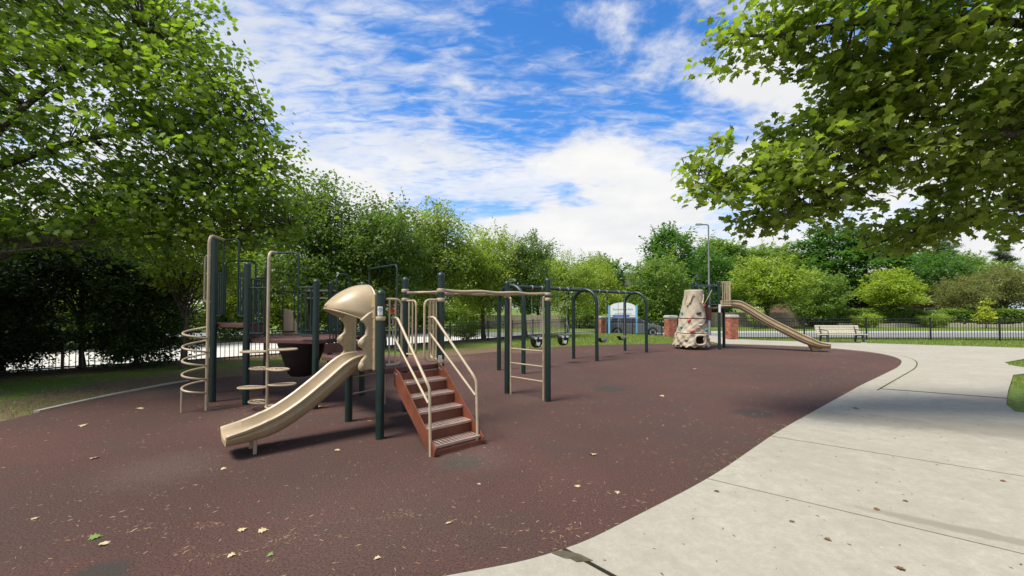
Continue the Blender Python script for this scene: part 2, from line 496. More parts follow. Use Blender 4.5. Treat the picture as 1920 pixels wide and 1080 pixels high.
def m_brick():
    t = NT('red_brick').set(0.85, 0, 0.2)
    a = t.attr('tint')
    c = t.mix(a, (0.24, 0.075, 0.045), (0.48, 0.175, 0.105))
    t.color(t.mix(t.ramp(t.noise(40, 4), 0.5, 0.75, 0, 0.5), c, (0.45, 0.3, 0.24)))
    return t.m
M['brick'] = m_brick()
M['mortar'] = painted('mortar', (0.45, 0.40, 0.34), 0.9, 0.2, None, 0.2, 20)
def m_rock():
    t = NT('moulded_rock').set(0.7, 0, 0.3)
    n, n2 = t.noise(5, 5, 0.65), t.noise(40, 4, 0.7)
    c = t.mix(t.ramp(n, 0.3, 0.7), (0.36, 0.300, 0.212), (0.42, 0.355, 0.258))
    c = t.mix(t.ramp(n2, 0.55, 0.72, 0, 0.3), c, (0.27, 0.21, 0.15))
    t.color(c); t.bump(t.math('ADD', n, n2), 0.18, 0.02)
    return t.m
M['rock'] = m_rock()

# fast mesh from arrays with a per-vertex 'tint'
def raw_mesh(name, verts, loops, starts, mat, tint=None, smooth=False):
    me = bpy.data.meshes.new(name)
    nv, nl, nf = len(verts), len(loops), len(starts)
    me.vertices.add(nv); me.loops.add(nl); me.polygons.add(nf)
    me.vertices.foreach_set('co', np.asarray(verts, np.float32).ravel())
    me.loops.foreach_set('vertex_index', np.asarray(loops, np.int32))
    me.polygons.foreach_set('loop_start', np.asarray(starts, np.int32))
    if smooth: me.polygons.foreach_set('use_smooth', np.ones(nf, bool))
    if tint is not None:
        at = me.attributes.new('tint', 'FLOAT', 'POINT')
        at.data.foreach_set('value', np.asarray(tint, np.float32))
    me.materials.append(mat)
    me.update(calc_edges=True)
    return me
def scatter(name, tv, tf, C, X, Y, Z, S, mat, tint):
    """copies of a small template: verts tv, faces tf, at centres C with axes X,Y,Z and scale S"""
    tv = np.asarray(tv, float); n, k = len(C), len(tv)
    V = C[:, None, :] + S[:, None, None] * (tv[None, :, 0:1] * X[:, None, :] + tv[None, :, 1:2] * Y[:, None, :] + tv[None, :, 2:3] * Z[:, None, :])
    base = np.concatenate([np.array(f) for f in tf])
    lens = np.array([len(f) for f in tf])
    L = (base[None, :] + (np.arange(n) * k)[:, None]).ravel()
    st0 = np.concatenate([[0], np.cumsum(lens)[:-1]])
    ST = (st0[None, :] + (np.arange(n) * lens.sum())[:, None]).ravel()
    return raw_mesh(name, V.reshape(-1, 3), L, ST, mat, np.repeat(tint, k))
def unit(a): return a / np.maximum(np.linalg.norm(a, axis=-1, keepdims=True), 1e-9)
def leaf_axes(n, up=0.9, droop=0.3, out_dir=None, r=rng):
    N = r.normal(size=(n, 3)) * 0.75; N[:, 2] = np.abs(N[:, 2]) + up
    N = unit(N)
    D = r.normal(size=(n, 3))
    if out_dir is not None: D = D * 0.7 + out_dir
    D[:, 2] -= droop
    Xa = unit(D - N * np.sum(D * N, axis=1, keepdims=True))
    Ya = np.cross(N, Xa)
    return Xa, Ya, N
# leaf outlines: length along x, folded a little along the midrib
LEAF2 = ([(0, 0, 0), (0.45, 0.27, 0.06), (1, 0, -0.05), (0.45, -0.27, 0.06)], [(0, 1, 2), (0, 2, 3)])
def lobed(half=None):
    half = half or [(0.02, 0.05), (-0.05, 0.30), (0.15, 0.28), (0.23, 0.52), (0.43, 0.33), (0.61, 0.39), (0.70, 0.15)]
    V = [(0, 0, 0), (1.0, 0, -0.20)] + [(x, y, 0.22 * y - 0.45 * y * y - 0.14 * x * x) for x, y in half] + [(x, -y, 0.22 * y - 0.45 * y * y - 0.14 * x * x) for x, y in half]
    V.append((0.45, 0, -0.03)); m = len(V) - 1
    h = [2 + i for i in range(7)]; g = [9 + i for i in range(7)]
    F = [(0, h[1], h[0]), (0, m, h[2]), (0, h[2], h[1]), (m, h[3], h[2]), (m, h[4], h[3]), (m, h[5], h[4]), (m, h[6], h[5]), (m, 1, h[6])]
    F = [(0, h[2], h[1]), (0, m, h[2]), (m, h[3], h[2]), (m, h[4], h[3]), (m, h[5], h[4]), (m, h[6], h[5]), (m, 1, h[6])]
    F += [(0, g[1], g[2]), (0, g[2], m), (m, g[2], g[3]), (m, g[3], g[4]), (m, g[4], g[5]), (m, g[5], g[6]), (m, g[6], 1)]
    return V, F
LEAF_L = lobed()
LEAF_F = lobed([(0.02, 0.05), (-0.02, 0.34), (0.20, 0.22), (0.26, 0.56), (0.45, 0.27), (0.64, 0.38), (0.66, 0.13)])
# ------------------------------------------------------------------ terrain
FL0, FLd = np.array((-14.0, 10.0)), np.array((0.687, 0.727))
def left_dist(x, y): return (x + 14.0) * -0.727 + (y - 10.0) * 0.687
def sstep(x, a, b):
    t = np.clip((x - a) / (b - a), 0, 1); return t * t * (3 - 2 * t)
LOW = -0.50
def terrain(x, y):
    x = np.asarray(x, float); y = np.asarray(y, float)
    d = np.maximum(left_dist(x, y) - 0.6, y - 23.6 - np.maximum(0, (9.5 - x)) * 0.45)
    d = np.where(x < 9.5, np.maximum(left_dist(x, y) - 0.6, (y - 29.3)), np.maximum(y - 24.2, left_dist(x, y) - 0.6))
    return -0.02 + (LOW + 0.02) * sstep(d, 0, 3.2)

RUB = [(-9.5, 2.2), (-6, 1.75), (-3, 2.0), (-0.55, 2.68), (0.34, 3.0), (1.09, 3.54), (2.15, 4.4), (3.66, 5.8), (5.4, 7.3), (7.4, 9.0),
       (9.6, 10.8), (11.5, 12.4), (13.0, 14.0), (13.85, 15.6), (13.95, 17.0), (13.3, 18.4), (11.8, 19.4), (9, 20.3), (6, 20.1), (1.9, 18.6),
       (-2.5, 14.9), (-5.5, 12.0), (-7.5, 10.2), (-7.9, 8.6), (-7.9, 7.0), (-7.8, 5.4), (-8.6, 3.6)]
RUBS = spline([(x, y, 0) for x, y in RUB], 6, True)
def rub_dist(x, y):
    P = np.array([(p.x, p.y) for p in RUBS])
    return np.sqrt(((np.asarray(x)[..., None] - P[:, 0]) ** 2 + (np.asarray(y)[..., None] - P[:, 1]) ** 2).min(-1))

def axis_pts(lo, hi, flo, fhi, step):
    fine_ = np.arange(flo, fhi + 1e-6, step)
    a = [flo]; s = step
    while a[-1] > lo: s *= 1.5; a.append(a[-1] - s)
    b = [fhi]; s = step
    while b[-1] < hi: s *= 1.5; b.append(b[-1] + s)
    return np.concatenate([np.array(a[1:][::-1]), fine_, np.array(b[1:])])
gx, gy = axis_pts(-900, 900, -22, 36, 0.5), axis_pts(-300, 1200, -6, 46, 0.5)
GX, GY = np.meshgrid(gx, gy)
GZ = terrain(GX, GY)
nx, ny = len(gx), len(gy)
gv = np.stack([GX, GY, GZ], -1).reshape(-1, 3)
ii = (np.arange(ny - 1)[:, None] * nx + np.arange(nx - 1)[None, :]).ravel()
gl = np.stack([ii, ii + 1, ii + nx + 1, ii + nx], 1).ravel()
me = raw_mesh('ground', gv, gl, np.arange(len(ii)) * 4, M['ground'], None, True)
near = (np.abs(GX) < 40) & (np.abs(GY) < 60)
rd = np.where(near, rub_dist(np.clip(GX, -60, 60), np.clip(GY, -60, 60)), 99)
ld = left_dist(GX, GY)
dirt = np.clip(1.15 - rd / 3.0, 0, 1) * (GX < 3.5) * (GY > 4) * sstep(-GX, -3.5, 0.5)
dirt = np.maximum(dirt, sstep(ld, -2.5, 0.2) * (1 - sstep(ld, 1.0, 2.5)) * (GX < 1) * 0.9)
dirt = np.where((GX < -7) & (GY < 9), np.maximum(dirt * 0.9, 0.46), dirt)
at = me.attributes.new('dirt', 'FLOAT', 'POINT'); at.data.foreach_set('value', dirt.ravel().astype(np.float32))
tag(link('ground', me), kind='structure')

# rubber safety surface
b = MB()
b.prism([(p.x, p.y) for p in RUBS], 0.05, (0, 0, -0.05))
tag(b.build('rubber_playground_surface', M['rubber']), kind='structure')

# concrete path, cut into slabs at its joints
inner = [(p.x, p.y) for p in RUBS]
def idx_near(x, y): return min(range(len(inner)), key=lambda i: (inner[i][0] - x) ** 2 + (inner[i][1] - y) ** 2)
i0, i1, i2 = 0, idx_near(7.4, 9.0), idx_near(10.2, 20.0)
def offset_line(idx, d):
    n = len(inner); res = []
    for i in idx:
        ax_, ay_ = inner[(i - 1) % n]; bx_, by_ = inner[(i + 1) % n]
        tx, ty = bx_ - ax_, by_ - ay_; l = math.hypot(tx, ty)
        res.append((inner[i][0] + ty / l * d, inner[i][1] - tx / l * d))
    return res
e_in = offset_line(range(i0, i1 + 1), 0.006)
EDGE_W = 0.34
e_far = offset_line(range(i1, i2 + 1), EDGE_W + 0.03)
outer = [(10.2, 22.5), (9.95, 25), (10.0, 28.5), (12.1, 28.5), (12.6, 23.2), (13.3, 22.1), (15.3, 21.2), (17.8, 20.2), (20, 19.0), (22, 18.0), (30, 17.6),
         (30, 14.6), (21, 14.9), (17.6, 14.25), (15.6, 13.2), (15.0, 12.6), (14.75, 11.85), (17, 11.35), (17, 10.7), (13.6, 11.0), (12.9, 10.75), (10.2, 8.6),
         (8.8, 7.45), (8.35, 6.95), (8.7, 6.7), (14, 6.4), (14, -4), (-14, -4), (-14, 2.4)]
pathpoly = e_in + e_far + outer
joints = [((-4.6, 2.0), (-0.1, -1.0)), ((-2.2, 2.2), (0.15, -1.0)), ((0.36, 3.02), (0.66, 2.70)), ((2.05, 4.17), (3.6, 2.93)), ((3.46, 5.63), (5.25, 4.27)), ((7.4, 9.17), (9.45, 7.94)),
          ((11.9, 12.6), (14.9, 11.9)), ((13.9, 15.9), (20.0, 15.8)), ((14.2, 19.2), (15.6, 21.2)), ((9.0, 21.4), (14.0, 21.8))]
path = tag(bpy.data.objects.new('concrete_path', None), kind='structure'); COL.objects.link(path)
def half_plane(j):
    (ax_, ay_), (bx_, by_) = j
    if j[1][1] < 0: bx_, by_ = ax_ + j[1][0], ay_ + j[1][1]
    d = Vector((bx_ - ax_, by_ - ay_, 0)).normalized()
    return Vector((ax_, ay_, 0)), Vector((-d.y, d.x, 0))       # normal points onward along the path
def cut_slab(poly, lo, hi, gaps, prev, name, z0=-0.06, z1=0.022):
    bm = bmesh.new()
    vs_ = [bm.verts.new((x, y, z1)) for x, y in poly]
    bm.faces.new(vs_)
    bmesh.ops.triangulate(bm, faces=bm.faces[:])
    for j, sgn, g in [(p_, 1, 0.005) for p_ in prev] + [(lo, 1, gaps[0]), (hi, -1, gaps[1])]:
        if j is None: continue
        co, no = half_plane(j)
        no = no * sgn
        bmesh.ops.bisect_plane(bm, geom=bm.verts[:] + bm.edges[:] + bm.faces[:], plane_co=co + no * g, plane_no=no, clear_inner=True, clear_outer=False)
    if not bm.faces: bm.free(); return None
    bmesh.ops.triangulate(bm, faces=bm.faces[:])
    bmesh.ops.dissolve_limit(bm, angle_limit=0.01, verts=bm.verts[:], edges=bm.edges[:])
    r_ = bmesh.ops.extrude_face_region(bm, geom=bm.faces[:])
    for v in [g_ for g_ in r_['geom'] if isinstance(g_, bmesh.types.BMVert)]: v.co.z = z0
    bmesh.ops.recalc_face_normals(bm, faces=bm.faces)
    me_ = bpy.data.meshes.new(name); bm.to_mesh(me_); bm.free()
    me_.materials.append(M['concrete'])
    o = link(name, me_, path)
    return o
js = [None] + joints + [None]
gap = {2: 0.020, 5: 0.045, 3: 0.008, 4: 0.011}
for k in range(len(js) - 1):
    g0 = gap.get(k - 1, 0.0065); g1 = gap.get(k, 0.0065)
    cut_slab(pathpoly, js[k], js[k + 1], (g0, g1), [p_ for p_ in js[:k] if p_], 'slab')
# dirt lying in the joints
b = MB(); b.prism(pathpoly, 0.02, (0, 0, -0.0015))
o = b.build('joint_dirt', painted('joint_dirt', (0.030, 0.025, 0.016), 0.95, 0.4, None, 0.1, 12), path)
b = MB(); b.prism([(0.266, 2.963), (0.36, 2.99), (0.472, 2.944), (0.552, 2.869), (0.50, 2.86), (0.439, 2.851), (0.40, 2.89), (0.363, 2.893), (0.31, 2.93)], 0.004, (0, 0, 0.0205))
b.build('broken_corner', painted('crumbled_concrete', (0.10, 0.085, 0.055), 0.95, 0.5, (0.2, 0.18, 0.13), 0.1, 9), path)
# flush concrete edging round the far end of the rubber, and along the left side
def edging(name, idx, w, label):
    A = offset_line(idx, 0.004); B_ = offset_line(idx, w)
    n = len(A)
    bb = MB()
    bb.prism(A + B_[::-1], 0.075, (0, 0, -0.05))
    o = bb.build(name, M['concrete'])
    return tag(o, kind='structure')
edging('kerb_edging', range(i1, i2 + 1), EDGE_W, '')
il0, il1 = idx_near(-7.8, 6.9), idx_near(-7.7, 10.0)
edging('kerb_edging', range(il0 - len(inner), 0) if il1 < il0 else range(il0, il1 + 1), 0.0, '') if False else None
lo_, hi_ = min(il0, il1), max(il0, il1)
edging('kerb_edging', range(lo_, hi_ + 1), 0.10, '')

# roads beyond the fences
def strip(name, poly, z, mat, t=0.03):
    bb = MB(); bb.prism(poly, t, (0, 0, z - t))
    return tag(bb.build(name, mat), kind='structure')
def lpt(s, d): return (-14 + 0.687 * s - 0.727 * d, 10 + 0.727 * s + 0.687 * d)
strip('side_street', [lpt(-40, 3.4), lpt(24.5, 3.4), lpt(24.5, 13), lpt(-40, 13)], LOW + 0.012, M['lightpave'])
strip('road', [(-90, 33.3), (160, 30.2), (160, 36.0), (-90, 39.1)], LOW + 0.020, M['asphalt'])
strip('pavement', [(14, 37.3), (160, 37.1), (160, 39.0), (14, 39.2)], LOW + 0.05, M['lightpave'], 0.08)
strip('kerb', [(4, 38.0), (160, 36.05), (160, 36.25), (4, 38.2)], LOW + 0.10, M['kerbstone'], 0.13)
strip('kerb', [lpt(-40, 13.0), lpt(20, 13.0), lpt(20, 13.25), lpt(-40, 13.25)], LOW + 0.10, M['kerbstone'], 0.13)

# ------------------------------------------------------------------ main play structure
V3 = Vector
def xy(p, z): return V3((p[0], p[1], z))
A_, B_ = V3((0.749, 0.663, 0)), V3((-0.661, 0.750, 0))       # deck axes: along the stair side, and back from it
P1 = V3((-1.76, 5.58, 0)); DL, DW = 1.134, 0.935
P2, P4 = P1 + A_ * DW, P1 + B_ * DL
P3 = P2 + B_ * DL
Q1, Q2, Q3, Q4, Q5 = V3((-5.55, 7.75, 0)), V3((-4.80, 7.54, 0)), V3((-3.40, 7.22, 0)), V3((-4.98, 8.46, 0)), V3((-2.99, 8.33, 0))
Q6, Q7 = V3((-3.95, 9.05, 0)), V3((-6.13, 8.54, 0))
L1, L2 = V3((-0.10, 8.53, 0)), V3((0.67, 7.80, 0))
D1, D2, D3 = 0.92, 1.18, 1.45
play = thing('play_structure', 'large play structure with green posts, tan hooded slide, brown steps and climbers on rubber', 'play structure', (-2.6, 7.0, 0))

def post(p, h, parent, r=0.055, mat='green'):
    bb = MB(); bb.lathe([(r, -0.02), (r, h - 0.05)], (p.x, p.y, 0), 18)
    o = bb.build('post', M[mat], parent, True)
    c = MB(); c.lathe([(r + 0.004, h - 0.052), (r + 0.004, h - 0.03), (r * 0.92, h - 0.012), (r * 0.62, h + 0.006), (r * 0.25, h + 0.013)], (p.x, p.y, 0), 18)
    c.build('post_cap', M[mat], o, True)
    return o
p1o = post(P1, 1.97, play)
for p, h in ((P2, 2.26), (P3, 2.25), (P4, 1.97), (Q1, 3.08), (Q2, 2.56), (Q3, 2.23), (Q4, 2.52), (Q5, 2.25), (Q6, 2.3), (Q7, 2.9), (L1, 2.28), (L2, 2.29)):
    p2o = post(p, h, play)
    if p is P2: postP2 = p2o
def clamp(p, z, parent):
    bb = MB(); bb.lathe([(0.058, z - 0.028), (0.063, z - 0.02), (0.063, z + 0.02), (0.058, z + 0.028)], (p.x, p.y, 0), 14)
    bb.build('clamp_band', M['tan'], parent, True)

def deck(poly, z, name='deck', t=0.075):
    bb = MB(); bb.prism([(p.x, p.y) for p in poly], t, (0, 0, z - t))
    return bb.build(name, M['deck'], play, False, 0.012)
def inset(poly, d=0.03):
    c = sum(poly, V3((0, 0, 0))) / len(poly)
    return [c + (p - c) * (1 - d / (p - c).length) for p in poly]
deck(inset([P1, P2, P3, P4], 0.02), D1)
deck(inset([P4, P3, Q5, Q3], 0.10), D1 - 0.004)
deck(inset([Q2, Q3, Q5, Q6, Q4], 0.05), D2)
deck(inset([Q1, Q2, Q4, Q7], 0.05), D3)
# upright step between the two deck levels
bb = MB(); bb.bar(xy(Q3, 1.02) + V3((.10, .12, 0)), xy(Q5, 1.02) + V3((-.02, -.12, 0)), 0.02, 0.17)
bb.build('deck_riser', M['deck'], play)
bb = MB(); bb.bar(xy(Q2, 1.30) + V3((-.02, .1, 0)), xy(Q4, 1.30) + V3((0.02, -.1, 0)), 0.02, 0.20)
bb.build('deck_riser', M['deck'], play)

# --- staircase on the P1-P2 side
dn = -B_
S0, S1 = 0.185, 0.885
def st(s, r, z): return P1 + A_ * s + dn * r + V3((0, 0, z))
stairs = None
for k, s in enumerate((S0, S1)):
    bb = MB()
    poly = [(0.03, 0.93), (0.03, 0.70), (0.98, 0.0), (1.085, 0.0), (1.12, 0.10), (0.17, 0.885)]
    bb.prism(poly, 0.012, P1 + A_ * (s - 0.006), dn, V3((0, 0, 1)), A_)
    if stairs is None: stairs = bb.build('staircase', M['stair'], play); tag(stairs, 'rust brown metal steps with pale perforated treads')
    else: bb.build('stringer', M['stair'], stairs)
TZ = [0.74, 0.583, 0.426, 0.269, 0.112]
TR = [0.145 + 0.2 * i for i in range(5)]
for i in range(5):
    z, r0 = TZ[i], TR[i]
    bb = MB(); w = S1 - S0 - 0.016; sm_ = (S0 + S1) / 2
    for rr in (r0 - 0.095, r0 + 0.105): bb.box(st(sm_, rr, z - 0.012), (w, 0.022, 0.030), A_, dn)
    for j in range(3): bb.box(st(sm_, r0 - 0.045 + j * 0.05, z - 0.003), (w, 0.013, 0.006), A_, dn)
    for j in range(13): bb.box(st(S0 + 0.02 + (w - 0.02) * j / 12, r0 + 0.005, z - 0.0055), (0.012, 0.19, 0.005), A_, dn)
    bb.build('tread', M['tread'], stairs)
    top = (TZ[i - 1] - 0.028) if i else D1 - 0.08
    bb = MB(); bb.box(st(sm_, r0 - 0.113, (z - 0.02 + top) / 2), (w, 0.008, top - z + 0.02), A_, dn)
    bb.build('riser', M['stair'], stairs)
bb = MB(); bb.box(st((S0 + S1) / 2, 1.085, 0.04), (S1 - S0 - 0.02, 0.008, 0.05), A_, dn); bb.build('toe_plate', M['stair'], stairs)
for s in (S0, S1):
    for r_, z_ in ((0.06, 0.86), (0.11, 0.845)):
        bb = MB(); bb.tube([st(s, r_, z_) - A_ * 0.012, st(s, r_, z_) + A_ * 0.014], 0.011, 8); bb.build('bolt', M['steel'], stairs, True)
for s, off in ((S0 - 0.02, -1), (S1 - 0.03, 1)):
    bb = MB(); s_top = 0.17 if off < 0 else 0.74
    pts = [st(s_top, -0.02, 1.60), st(s_top + 0.02, 0.10, 1.61), st(s, 0.93, 0.86), st(s + 0.02, 0.97, 0.78), st(s, 1.03, 0.0)]
    bb.tube(fillet(pts, 0.13, 6), 0.0185, 10)
    bb.build('handrail', M['tan'], stairs, True)
    bb = MB(); bb.tube([st(s_top + 0.005, -0.0, 1.38), st(s + 0.005, 0.965, 0.61)], 0.0155, 10)
    bb.build('lower_rail', M['tan'], stairs, True)

# --- tan loop panels beside the openings of the low deck
def loop_panel(p, q, z0, z1, mat, bars, parent=play, r=0.0165, name='guard_panel', round_=0.10, ground_side=True):
    """panel from p (at a post) to q: rounded at the free side"""
    p, q = V3(p), V3(q)
    bb = MB()
    bb.tube(fillet([xy(p, z1), xy(q, z1), xy(q, z0), xy(p, z0)], round_, 6), r, 8)
    o = bb.build(name, mat, parent, True)
    for i in range(bars):
        t = (i + 0.6) / (bars + 0.6)
        c = p.lerp(q, t)
        bb = MB(); bb.tube([xy(c, z0), xy(c, z1)], r * 0.8, 8); bb.build('bar', mat, o, True)
    return o
e = 0.07
loop_panel(P1 + A_ * e, P1 + A_ * 0.30, D1 + 0.05, 1.86, M['tan'], 2)
loop_panel(P2 - A_ * e, P2 - A_ * 0.275, D1 + 0.05, 1.86, M['tan'], 2)
loop_panel(P2 + B_ * e, P2 + B_ * 0.30, D1 + 0.05, 1.86, M['tan'], 2)
loop_panel(P3 - B_ * e, P3 - B_ * 0.38, D1 + 0.05, 1.86, M['tan'], 2)
for p, z in ((P1, 1.6), (P2, 1.86), (P3, 1.88), (P2, 2.0), (P3, 2.03), (L1, 1.98), (L2, 2.0), (P2, 0.95), (L2, 1.9)): clamp(p, z, play)

# --- labels on the posts
def post_sticker(p, z, w, h, name):
    ang0 = math.atan2(-p.y, -p.x) ; rr = 0.0585; n = 6
    bb = MB(); ring0, ring1 = [], []
    for k in range(n + 1):
        a = ang0 - 0.15 + (k / n - 0.5) * w / rr
        d = V3((math.cos(a), math.sin(a), 0))
        ring0.append(xy(p, z - h / 2) + d * rr); ring1.append(xy(p, z + h / 2) + d * rr)
    bb.loft([ring0, ring1], False, False)
    o = bb.build(name, M['white'], play, True)
    d = V3((math.cos(ang0 - 0.15), math.sin(ang0 - 0.15), 0)); side = V3((-d.y, d.x, 0))
    return o, xy(p, z) + d * (rr + 0.0025), side
o, c, side = post_sticker(P1, 1.70, 0.068, 0.118, 'warning_label')
bb = MB()
bb.tube([c + side * (math.cos(a) * 0.024) + V3((0, 0, 0.018 + math.sin(a) * 0.024)) for a in np.linspace(0, 2 * math.pi, 21)[:-1]], 0.0028, 5, False, True)
bb.tube([c + side * 0.017 + V3((0, 0, 0.001)), c - side * 0.017 + V3((0, 0, 0.035))], 0.003, 5)
bb.build('prohibition_mark', M['hold_navy'], o)
bb = MB()
for k in range(3): bb.bar(c - side * 0.024 + V3((0, 0, -0.022 - 0.012 * k)), c + side * (0.024 - 0.006 * (k % 2)) + V3((0, 0, -0.022 - 0.012 * k)), 0.001, 0.003)
bb.build('print_line', M['grey_print'], o)
for z in (1.00, 0.88):
    o, c, side = post_sticker(P2, z, 0.055, 0.085, 'warning_label')
    bb = MB()
    for k in range(4): bb.bar(c - side * 0.02 + V3((0, 0, 0.026 - 0.016 * k)), c + side * 0.02 + V3((0, 0, 0.026 - 0.016 * k)), 0.001, 0.004)
    bb.build('print_line', M['hold_navy'], o)

# --- overhead ladder and rung ladder
over = MB()
oz = 2.0
rail_pts = []
for (p, q, sgn) in ((P2, L2, 1), (P3, L1, -1)):
    pts = []
    for k in range(25):
        t = k / 24
        c = p.lerp(q, t) + (B_ * sgn) * (0.05 + 0.04 * math.sin(t * math.pi * 3) ** 2)
        pts.append(xy(c, oz + 0.007 * math.cos(t * math.pi * 6) * (1 if sgn > 0 else -1)))
    rail_pts.append(pts)
over.tube(rail_pts[0], 0.026, 10)
overhead = over.build('overhead_ladder', M['tan'], play, True)
bb = MB(); bb.tube(rail_pts[1], 0.026, 10); bb.build('side_rail', M['tan'], overhead, True)
for k in range(2, 24, 4):
    bb = MB(); bb.tube([rail_pts[0][k], rail_pts[1][k]], 0.016, 8); bb.build('rung', M['tan'], overhead, True)
lu = (L2 - L1).normalized()
lad = None
fr = V3((lu.y, -lu.x, 0)) * -0.0
for (p, s) in ((L1, 1), (L2, -1)):
    c = p + lu * (s * 0.105)
    bb = MB(); bb.tube(fillet([xy(p + lu * (s * 0.05), 1.93), xy(c, 1.95), xy(c, 1.85), xy(c, 0.0)], 0.05), 0.019, 10)
    if lad is None: lad = bb.build('rung_ladder', M['tan'], play, True)
    else: bb.build('side_rail', M['tan'], lad, True)
for z in (0.35, 0.63, 0.92):
    bb = MB(); bb.tube([xy(L1 + lu * 0.105, z), xy(L2 - lu * 0.105, z)], 0.0155, 8); bb.build('rung', M['tan'], lad, True)

# --- hooded slide on the P1-P4 side
MO = (P1 + P4) / 2
ox = -A_
def hs(x, y, z): return MO + ox * x + B_ * y + V3((0, 0, z))
def chute(frame, prof, hw, wall, name, parent, mat, n=40, mouth=0.25):
    """U-shaped trough lofted along prof (x, z)"""
    P = spline([(x, 0, z) for x, z in prof], 8)
    rings = []
    tot = len(P) - 1
    for i, p in enumerate(P):
        t = (P[min(i + 1, tot)] - P[max(i - 1, 0)]).normalized()
        nx_, nz_ = -t.z, t.x
        k = (tot - i) / tot
        wl_ = wall * min(1.0, 0.55 + k / mouth * 0.45) if k < mouth else wall
        fl = 1.0
        sec = [(-hw - .030, wl_), (-hw - .052, wl_ - .018), (-hw - .048, wl_ - .045), (-hw - .028, wl_ - .06), (-hw - .026, wl_ * .5), (-hw - .046, wl_ * .45), (-hw - .044, wl_ * .30), (-hw - .020, wl_ * .25), (-hw - .012, .0), (-hw + .05, -.055), (hw - .05, -.055),
               (hw + .012, .0), (hw + .020, wl_ * .25), (hw + .044, wl_ * .30), (hw + .046, wl_ * .45), (hw + .026, wl_ * .5), (hw + .028, wl_ - .06), (hw + .048, wl_ - .045), (hw + .052, wl_ - .018), (hw + .030, wl_), (hw + .006, wl_ - .015), (hw - .018, .055), (hw - .07, .012),
               (0, 0.0), (-hw + .07, .012), (-hw + .018, .055), (-hw - .006, wl_ - .015)]
        rings.append([frame(p.x + nx_ * s_[1], s_[0] * fl, p.z + nz_ * s_[1]) for s_ in sec])
    bb = MB(); bb.loft(rings)
    return bb.build(name, mat, parent, True)
slide = chute(hs, [(0.0, 0.93), (0.14, 0.925), (0.27, 0.86), (0.52, 0.66), (0.85, 0.42), (1.15, 0.265), (1.42, 0.215), (1.66, 0.205)], 0.205, 0.17, 'slide', play, M['beige'])
tag(slide, 'tan moulded plastic slide with ribbed sides')
for y in (-0.13, 0.13):
    bb = MB(); bb.tube([hs(1.36, y, -0.01), hs(1.36, y, 0.19)], 0.022, 10); bb.build('support_leg', M['tan'], slide, True)
# hood shell
LX, HW = 0.56, 0.43
rings = []
for i in range(15):
    s = min(i / 14, 0.995)
    w = HW * (1 - s ** 2.0) ** 0.5 * (1 - 0.1 * s)
    zt = 2.06 - 0.30 * s ** 2.1
    zb = 1.50 + 0.235 * s ** 0.9
    ring = []
    for k in range(21):
        ph = math.pi * k / 20
        cy, sy = math.cos(ph), math.sin(ph)
        ring.append(hs(LX * s - 0.02, math.copysign(abs(cy) ** 0.8, cy) * w, zb + (zt - zb) * sy ** 0.8))
    rings.append(ring)
bb = MB(); bb.loft(rings, False, False)
hood = bb.build('slide_hood', M['beige'], play, True, 0, 0.018)
tag(hood, 'tan moulded clamshell hood over the slide entrance')
bb = MB(); bb.tube(rings[0], 0.017, 8); bb.build('rim', M['beige'], hood, True)
edge_pts = [r_[0] for r_ in rings] + [r_[-1] for r_ in rings[::-1]]
bb = MB(); bb.tube(edge_pts, 0.012, 8); bb.build('lip', M['beige'], hood, True)
bb = MB(); bb.tube([r_[10] + V3((0, 0, 0.006)) for r_ in rings], 0.010, 8); bb.build('ridge', M['beige'], hood, True)
for i in (4, 6, 8):
    p = rings[i][19 if False else 1]
    bb = MB(); bb.lathe([(0.009, -0.004), (0.009, 0.004), (0.004, 0.008)], p + V3((0.0, -0.012, 0.01)), 8); bb.build('bolt', M['steel'], hood, True)
out_ = [(0.02, 0.90), (0.22, 0.90), (0.235, 0.97), (0.19, 1.05), (0.14, 1.10), (0.155, 1.17), (0.235, 1.24), (0.245, 1.29), (0.19, 1.34), (0.145, 1.38), (0.13, 1.47), (0.155, 1.53), (0.22, 1.575), (0.10, 1.68), (0.02, 1.72)]
for y, nm in ((-HW + 0.0, 'hood_side'), (HW - 0.06, 'hood_side')):
    bb = MB(); bb.prism(out_, 0.06, hs(0, y, 0), ox, V3((0, 0, 1)), B_); bb.build(nm, M['beige'], hood, True, 0.02)
    yy = y + 0.03
    for zc in (1.27, 0.96):       # moulded hand grips
        bb = MB(); bb.lathe([(0.012, -0.07), (0.036, -0.045), (0.050, 0.0), (0.036, 0.045), (0.012, 0.07)], hs(0.185, yy, zc), 12); bb.build('grip', M['beige'], hood, True)
for y0 in (-DL / 2 + 0.075, DL / 2 - 0.175):
    bb = MB(); bb.box(hs(0.005, y0 + 0.05, 1.415), (0.10, 0.10, 1.03), ox, B_); col = bb.build('hood_column', M['beige'], hood, False, 0.012)
    for k in range(6):
        bb = MB(); bb.box(hs(0.058, y0 + 0.05, 1.05 + 0.14 * k), (0.012, 0.05, 0.016), ox, B_); bb.build('rib', M['beige'], col)

